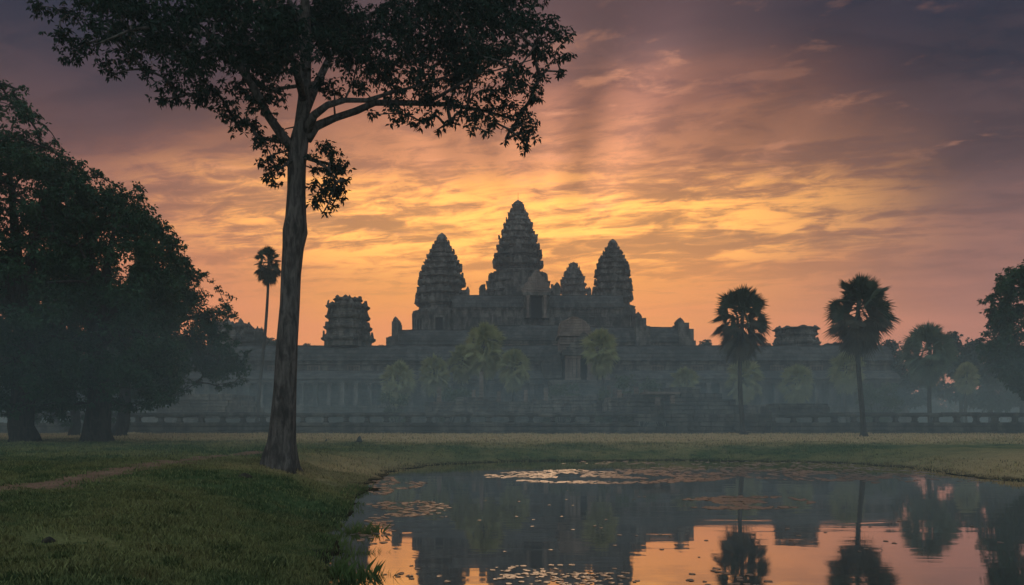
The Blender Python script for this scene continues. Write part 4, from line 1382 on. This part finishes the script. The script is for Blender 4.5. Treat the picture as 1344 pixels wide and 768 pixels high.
# ---- trees behind everything
def far_tree_proto():
    rng = np.random.default_rng(9); rr = random.Random(9)
    e = empty('far_tree', (0, 0, 0), '', 'tree', 'hazy trees behind the galleries')
    cl_ = []
    for k in range(46):
        a = rr.uniform(0, 6.283); q = math.sqrt(rr.random()); zz = rr.uniform(0, 1)
        rad = 4.6 * math.sin(math.pi * (.15 + .8 * zz)) ** .7
        cl_.append((Vector((rad * q * math.cos(a), rad * q * math.sin(a), 4.5 + 9.5 * zz)), rr.uniform(.8, 1.7)))
    mb = MB(); mb.tube([(0, 0, 0), (.1, 0, 3), (.2, .1, 8), (0, 0, 12)], [.45, .32, .22, .1], 8)
    pos, par, rad = skeleton([(Vector((0, 0, 0)), -1, .45, False), (Vector((.1, 0, 3)), 0, .32, True), (Vector((.2, .1, 8)), 1, .2, True), (Vector((0, 0, 12)), 2, .1, True)], [c for c, _ in cl_], .05)
    draw_skeleton(mb, pos, par, rad, 4, 5)
    mb.build('trunk', M['bark_dark'], e, smooth=True)
    v, f = leaf_arrays(np.concatenate([clump_points(c, r, int(26 * r * r), rng) for c, r in cl_]), .62, .34, rng, per=5)
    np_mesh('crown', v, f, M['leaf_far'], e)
    return e


ft = far_tree_proto(); used = False
for lab, px, py, d, sc in (
        ('hazy tree top showing between the slender palm and the big trunk', 352, 438, 178, 1.15),
        ('small hazy tree top right of the big trunk', 396, 446, 182, 1.05),
        ('low hazy tree top left of the temple between stump and wing', 498, 448, 196, 1.0),
        ('hazy tree top right of the temple wing', 930, 442, 186, 1.15),
        ('hazy tree top left of the round broken stump', 1000, 446, 190, 1.1),
        ('hazy tree top right of the round broken stump', 1078, 447, 176, 1.05),
        ('hazy tree directly behind the darkest sugar palm', 1118, 440, 180, 1.1),
        ('hazy tree at the right end of the long gallery', 1160, 441, 160, 1.15),
        ('wide hazy tree between the two rightmost palms', 1188, 462, 150, 1.1),
        ('tallest hazy tree right of the pale sugar palm', 1262, 430, 150, 1.25),
        ('hazy tree left of the dark edge tree', 1300, 446, 140, 1.2),
        ('hazy tree low behind the dark edge tree', 1340, 450, 138, 1.15),
        ('hazy tree far left behind the tallest dark tree', 20, 470, 132, 1.1),
        ('hazy tree far left behind the forked trunk', 110, 462, 140, 1.2),
        ('hazy tree behind the stepped terrace', 210, 466, 146, 1.15)):
    q = P(px, py, d); h = 15.2; s = max(.6, (q.z - 1.1) / h)
    loc = (q.x, d, 1.0)
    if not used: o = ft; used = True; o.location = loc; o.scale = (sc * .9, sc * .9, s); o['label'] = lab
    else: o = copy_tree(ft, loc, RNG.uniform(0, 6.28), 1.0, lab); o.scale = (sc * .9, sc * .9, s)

# ---- far wood closing the horizon
wr = np.random.default_rng(77); wp = []
for k in range(420):
    x = wr.uniform(-200, 200)
    if abs(x) < 62: y = wr.uniform(276, 290)
    else: y = wr.uniform(205, 288)
    hgt = (9.5 if abs(x) > 62 else 8.0) + 3.0 * math.sin(x * .11) + 2.0 * math.sin(x * .31 + 1) + wr.uniform(-1.5, 2)
    for q in range(3):
        wp.append(clump_points((x + wr.uniform(-2, 2), y, max(1.5, hgt * (q + .6) / 3)), 3.2, 26, wr, .9))
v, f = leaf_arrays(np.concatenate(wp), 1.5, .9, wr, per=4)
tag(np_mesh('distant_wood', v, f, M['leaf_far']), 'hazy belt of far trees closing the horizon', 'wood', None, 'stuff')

# ---- bushes on the ruins
def bush(label, px, py, d, r, seed):
    rng = np.random.default_rng(seed); rr = random.Random(seed)
    q = P(px, py, d)
    e = empty('bush', (q.x, d, 1.1), label, 'bush', 'bushes among the ruins')
    cl_ = [(Vector((q.x + rr.uniform(-r, r), d + rr.uniform(-.6, .6) * r, 1.1 + rr.uniform(.2, 1) * max(.5, q.z - 1.1))), r * rr.uniform(.3, .55)) for _ in range(12)]
    mb = MB()
    for c, _ in cl_: mb.tube([(q.x, d, 1.0), ((q.x + c.x) / 2, d, (1.0 + c.z) / 2 + .2), tuple(c)], [.07, .05, .02], 5)
    mb.build('stem', M['bark_dark'], e, org=(q.x, d, 1.0))
    v, f = leaf_arrays(np.concatenate([clump_points(c, rr_, int(60 * rr_ * rr_ + 6), rng) for c, rr_ in cl_]), .3, .16, rng, per=5)
    np_mesh('foliage', v, f, M['bush'], e, org=(q.x, d, 1.1))


for lab, px, py, d, r, sd in (
        ('leafy bush left of the crumbling stone platform', 815, 500, 107, 2.6, 101),
        ('leafy bush growing behind the crumbling stone platform', 842, 502, 109, 2.4, 102),
        ('leafy bush at the left corner of the dark roofless ruin', 868, 498, 108, 2.2, 103),
        ('low bush left of the stairs of the entrance porch', 735, 507, 116, 2.4, 104),
        ('low bush by the small palms left of the temple axis', 590, 514, 117, 2.4, 105),
        ('low bush under the leftmost small palm', 520, 516, 117, 2.0, 106),
        ('dark bush on the path side of the right gallery end', 1150, 508, 120, 3.0, 107)):
    bush(lab, px, py, d, r, sd)

# ----------------------------------------------------------------------------
#  small things on the grass
# ----------------------------------------------------------------------------
def marker(name, label, cat, px, py, d, w, h, seed):
    X0 = P(px, 0, d).x; z = gz(X0, d)
    mb = MB()
    rings = []
    for u, g in ((-.15, 1.1), (.15, 1.0), (.45, .8), (.7, .55), (.9, .28), (1.0, .1)):
        rings.append([(X0 + w * g * math.cos(2 * math.pi * k / 9) + .12 * h * u, d + w * g * .8 * math.sin(2 * math.pi * k / 9), z + u * h) for k in range(9)])
    mb.loft(rings); mb.rough(.12 * w, 3.0 / max(.2, w) * .3, seed)
    tag(mb.build(name, M['soil'] if cat == 'mound' else M['rail'], org=(X0, d, z)), label, cat)


marker('standing_stone', 'small dark pointed stone standing on the grass between the big tree and the pond', 'stone', 471, 581, 58, .26, .55, 111)
marker('stone_stump', 'tiny grey stone in the grass left of the pointed one', 'stone', 428, 580, 60, .16, .28, 112)
marker('earth_mound', 'small dark earth clod on the grass just left of the big tree foot', 'mound', 321, 622, 24, .22, .13, 113)
marker('earth_mound', 'small dark earth clod in the lower left corner of the lawn', 'mound', 64, 695, 11.0, .09, .07, 114)

# ----------------------------------------------------------------------------
#  lily pads
# ----------------------------------------------------------------------------
pads = []
rr = random.Random(17)
def wpos(px, py):
    d = EYE * FPX / (py - HOR); return ((px - 672) * d / FPX, d)
def patch(px0, px1, py0, py1, n, rlo, rhi, shape=1.0):
    k = 0; g = 0
    while k < n and g < n * 30:
        g += 1
        u, v = rr.uniform(-1, 1), rr.uniform(-1, 1)
        if u * u + v * v > 1: continue
        x, y = wpos((px0 + px1) / 2 + u * (px1 - px0) / 2, (py0 + py1) / 2 + v * (py1 - py0) / 2)
        if noise.noise(Vector((x * .55, y * .4, px0))) < -.12 * shape + .05 * rr.uniform(-1, 1): continue
        if shore_dist(np.array([x]), np.array([y]))[0] > -.15: continue
        pads.append((x, y, rr.uniform(rlo, rhi))); k += 1
patch(635, 965, 616, 635, 760, .07, .16)
patch(820, 1010, 612, 626, 240, .07, .16)
patch(950, 1215, 606, 631, 520, .07, .16)
patch(1080, 1320, 620, 636, 60, .1, .2)
patch(885, 1068, 651, 669, 190, .06, .13)
patch(940, 1010, 654, 664, 40, .10, .20)
patch(476, 592, 657, 678, 130, .05, .11)
patch(480, 520, 620, 650, 70, .06, .12)
patch(486, 560, 630, 642, 60, .05, .12)
patch(462, 520, 676, 716, 60, .04, .09)
patch(600, 840, 742, 776, 110, .02, .055)
patch(640, 780, 752, 770, 60, .02, .055)
patch(900, 1010, 745, 775, 22, .03, .07)
patch(500, 620, 742, 770, 12, .03, .07)
patch(560, 1000, 640, 760, 42, .02, .055, .0)
patch(1000, 1330, 660, 766, 14, .03, .06, .0)
patch(700, 1200, 604, 610, 90, .07, .16)
pads = [p_ for p_ in pads]
pads.sort(key=lambda p_: p_[1] / p_[2])


def pad_shape(r, seed):
    q = random.Random(seed); n = 13; ring = []
    a0 = q.uniform(0, 6.28)
    for k in range(n):
        a = a0 + .18 + (2 * math.pi - .36) * k / (n - 1)
        rad = r * (1 + .06 * math.sin(3 * a + seed))
        ring.append((rad * math.cos(a), rad * math.sin(a), (.006 + .006 * r / .2 * math.sin(2 * a + seed))))
    vs = [(0, 0, .004)] + ring
    vs += [(0, 0, -.003)] + [(a, b, c - .006) for a, b, c in ring]
    fs = [(0, k, k + 1) for k in range(1, n)]
    fs += [(n + 1, n + 1 + k + 1, n + 1 + k) for k in range(1, n)]
    fs += [(k, n + 1 + k, n + 2 + k, k + 1) for k in range(1, n)]
    fs += [(0, n + 1, n + 2, 1), (n, 2 * n + 1, n + 1, 0)]
    return vs, fs


pm_ = []
for k in range(6):
    b = MB().add(*pad_shape(.15, k)); o = b.build('lily_pad', M['lily'], smooth=False); pm_.append(o.data); bpy.data.objects.remove(o)
for k, (x, y, r) in enumerate(pads[:300]):
    o = bpy.data.objects.new('lily_pad', pm_[k % 6]); COL.objects.link(o)
    o.location = (x, y, .004); o.scale = (r / .15,) * 2 + (1.0,)
    o.rotation_euler = (R(rr.uniform(1, 4.5)), R(rr.uniform(-2, 2)), 0)
    tag(o, 'single flat round lily pad floating on the pond', 'lily pad', 'lily pads on the pond')
mb = MB()
for k, (x, y, r) in enumerate(pads[300:]):
    vs, fs = pad_shape(r, k % 40)
    tx_, ty_ = R(rr.uniform(1, 4.5)), R(rr.uniform(-2, 2))
    mb.add([(x + a, y + b, .004 + c + b * math.tan(tx_) + a * math.tan(ty_)) for a, b, c in vs], fs)
tag(mb.build('lily_pads', M['lily']), 'mats of far lily pads on the pond', 'lily pads', None, 'stuff')

# ----------------------------------------------------------------------------
#  grass
# ----------------------------------------------------------------------------
def blades(n, xr, yr, hlo, hhi, w, rng, cond, power=1.0):
    y = yr[0] + (yr[1] - yr[0]) * rng.uniform(0, 1, n) ** power
    x = rng.uniform(xr[0], xr[1], n)
    keep = cond(x, y); x, y = x[keep], y[keep]
    z = ground_z(x, y); n = len(x)
    h = rng.uniform(hlo, hhi, n) * (1 + .35 * wob(x * 1.7, y * 1.7) + .45 * np.maximum(0, wob(x * 3.1 + 1, y * 3.3) - .35)); h = np.maximum(h, hlo * .6)
    th = rng.uniform(0, 2 * np.pi, n); ln = rng.uniform(.1, .7, n) * h; la = rng.uniform(0, 2 * np.pi, n)
    wx, wy = np.cos(th) * w * .5, np.sin(th) * w * .5
    mx_, my_ = x + np.cos(la) * ln * .35, y + np.sin(la) * ln * .35
    v = np.stack([np.stack([x - wx, y - wy, z - .01], 1), np.stack([x + wx, y + wy, z - .01], 1),
                  np.stack([mx_ + wx * .7, my_ + wy * .7, z + h * .6], 1), np.stack([x + np.cos(la) * ln, y + np.sin(la) * ln, z + h], 1)], 1).reshape(-1, 3)
    return v


rng = np.random.default_rng(23)
def vis(x, y): return (np.abs(x) < y * .70 + 1.5) & (shore_dist(x, y) > .05)
def lawn(x, y):
    near = np.minimum.reduce([np.hypot(x - a, y - b) for a, b in zip(tx[::3], ty[::3])])
    keep = vis(x, y) & ((rng.uniform(.35, 1.25, len(x)) < near) | (rng.uniform(0, 1, len(x)) < .06))
    bare = (wob(x * 1.15 + 3, y * .95) > .80) & (x > -8) & (y < 30)      # worn and slumped spots of bare soil
    return keep & (~bare | (rng.uniform(0, 1, len(x)) < .2))
parts = [blades(260000, (-13, 0), (6.0, 19), .03, .085, .012, rng, lawn),
         blades(150000, (-24, -2), (17, 34), .04, .10, .020, rng, lawn),
         blades(60000, (-34, 24), (32, 60), .06, .13, .04, rng, lawn),
         blades(60000, (-60, 60), (55, 86.5), .06, .15, .07, rng, lawn)]
v = np.concatenate(parts)
tag(np_mesh('grass', v, np.arange(len(v)).reshape(-1, 4), M['grass']), 'short lawn grass on the banks', 'grass', None, 'stuff')
def edge(x, y):
    d = shore_dist(x, y); return (d > -.35) & (d < .55) & (np.abs(x) < y * .70 + 1.5) & (wob(x * 1.2, y * 1.2) > -.25) & (x < 0)
parts = [blades(15000, (-7, 1), (9, 30), .05, .17, .014, rng, edge)]
def tuft(x, y): return ((np.hypot((x + 2.55) / 1.2, (y - 14.6) / .5) < .5) | (np.hypot((x + 2.3) / .9, (y - 12.4) / .7) < .6) | (np.hypot((x + 3.3) / .9, (y - 17.5) / .6) < .5))
v2 = blades(14000, (-4.5, -1), (11, 19), .16, .34, .012, rng, tuft)
v2[:, 2] = np.maximum(v2[:, 2], -.12 + 0 * v2[:, 2])
parts.append(v2)
v = np.concatenate(parts)
tag(np_mesh('waterside_grass', v, np.arange(len(v)).reshape(-1, 4), M['reed']), 'taller grass along the water edge', 'grass', None, 'stuff')

# ----------------------------------------------------------------------------
#  morning haze
# ----------------------------------------------------------------------------
hm = bpy.data.materials.new('haze'); hm.use_nodes = True
t = hm.node_tree; t.nodes.clear()
out = t.nodes.new('ShaderNodeOutputMaterial'); pv = t.nodes.new('ShaderNodeVolumePrincipled')
pv.inputs['Color'].default_value = (*HAZE_COLOR, 1); pv.inputs['Density'].default_value = HAZE_DENSITY
pv.inputs['Anisotropy'].default_value = 0.1
t.links.new(pv.outputs[0], out.inputs['Volume'])
hb = MB().box(-212, 212, -42, 300, -1.9, 72)
tag(hb.build('haze', hm), 'thin bluish morning haze', 'haze', None, 'stuff')

# low mist lying over the far half of the pond, the bank and the court
mm = bpy.data.materials.new('low_mist'); mm.use_nodes = True
t = mm.node_tree; t.nodes.clear()
out = t.nodes.new('ShaderNodeOutputMaterial'); pv = t.nodes.new('ShaderNodeVolumePrincipled')
pv.inputs['Color'].default_value = (0.66, 0.86, 0.95, 1); pv.inputs['Density'].default_value = 0.0038
t.links.new(pv.outputs[0], out.inputs['Volume'])
tag(MB().box(-208, 208, 27, 292, -0.9, 8.0).build('low_mist', mm), 'low bank of morning mist over pond, bank and court', 'mist', None, 'stuff')
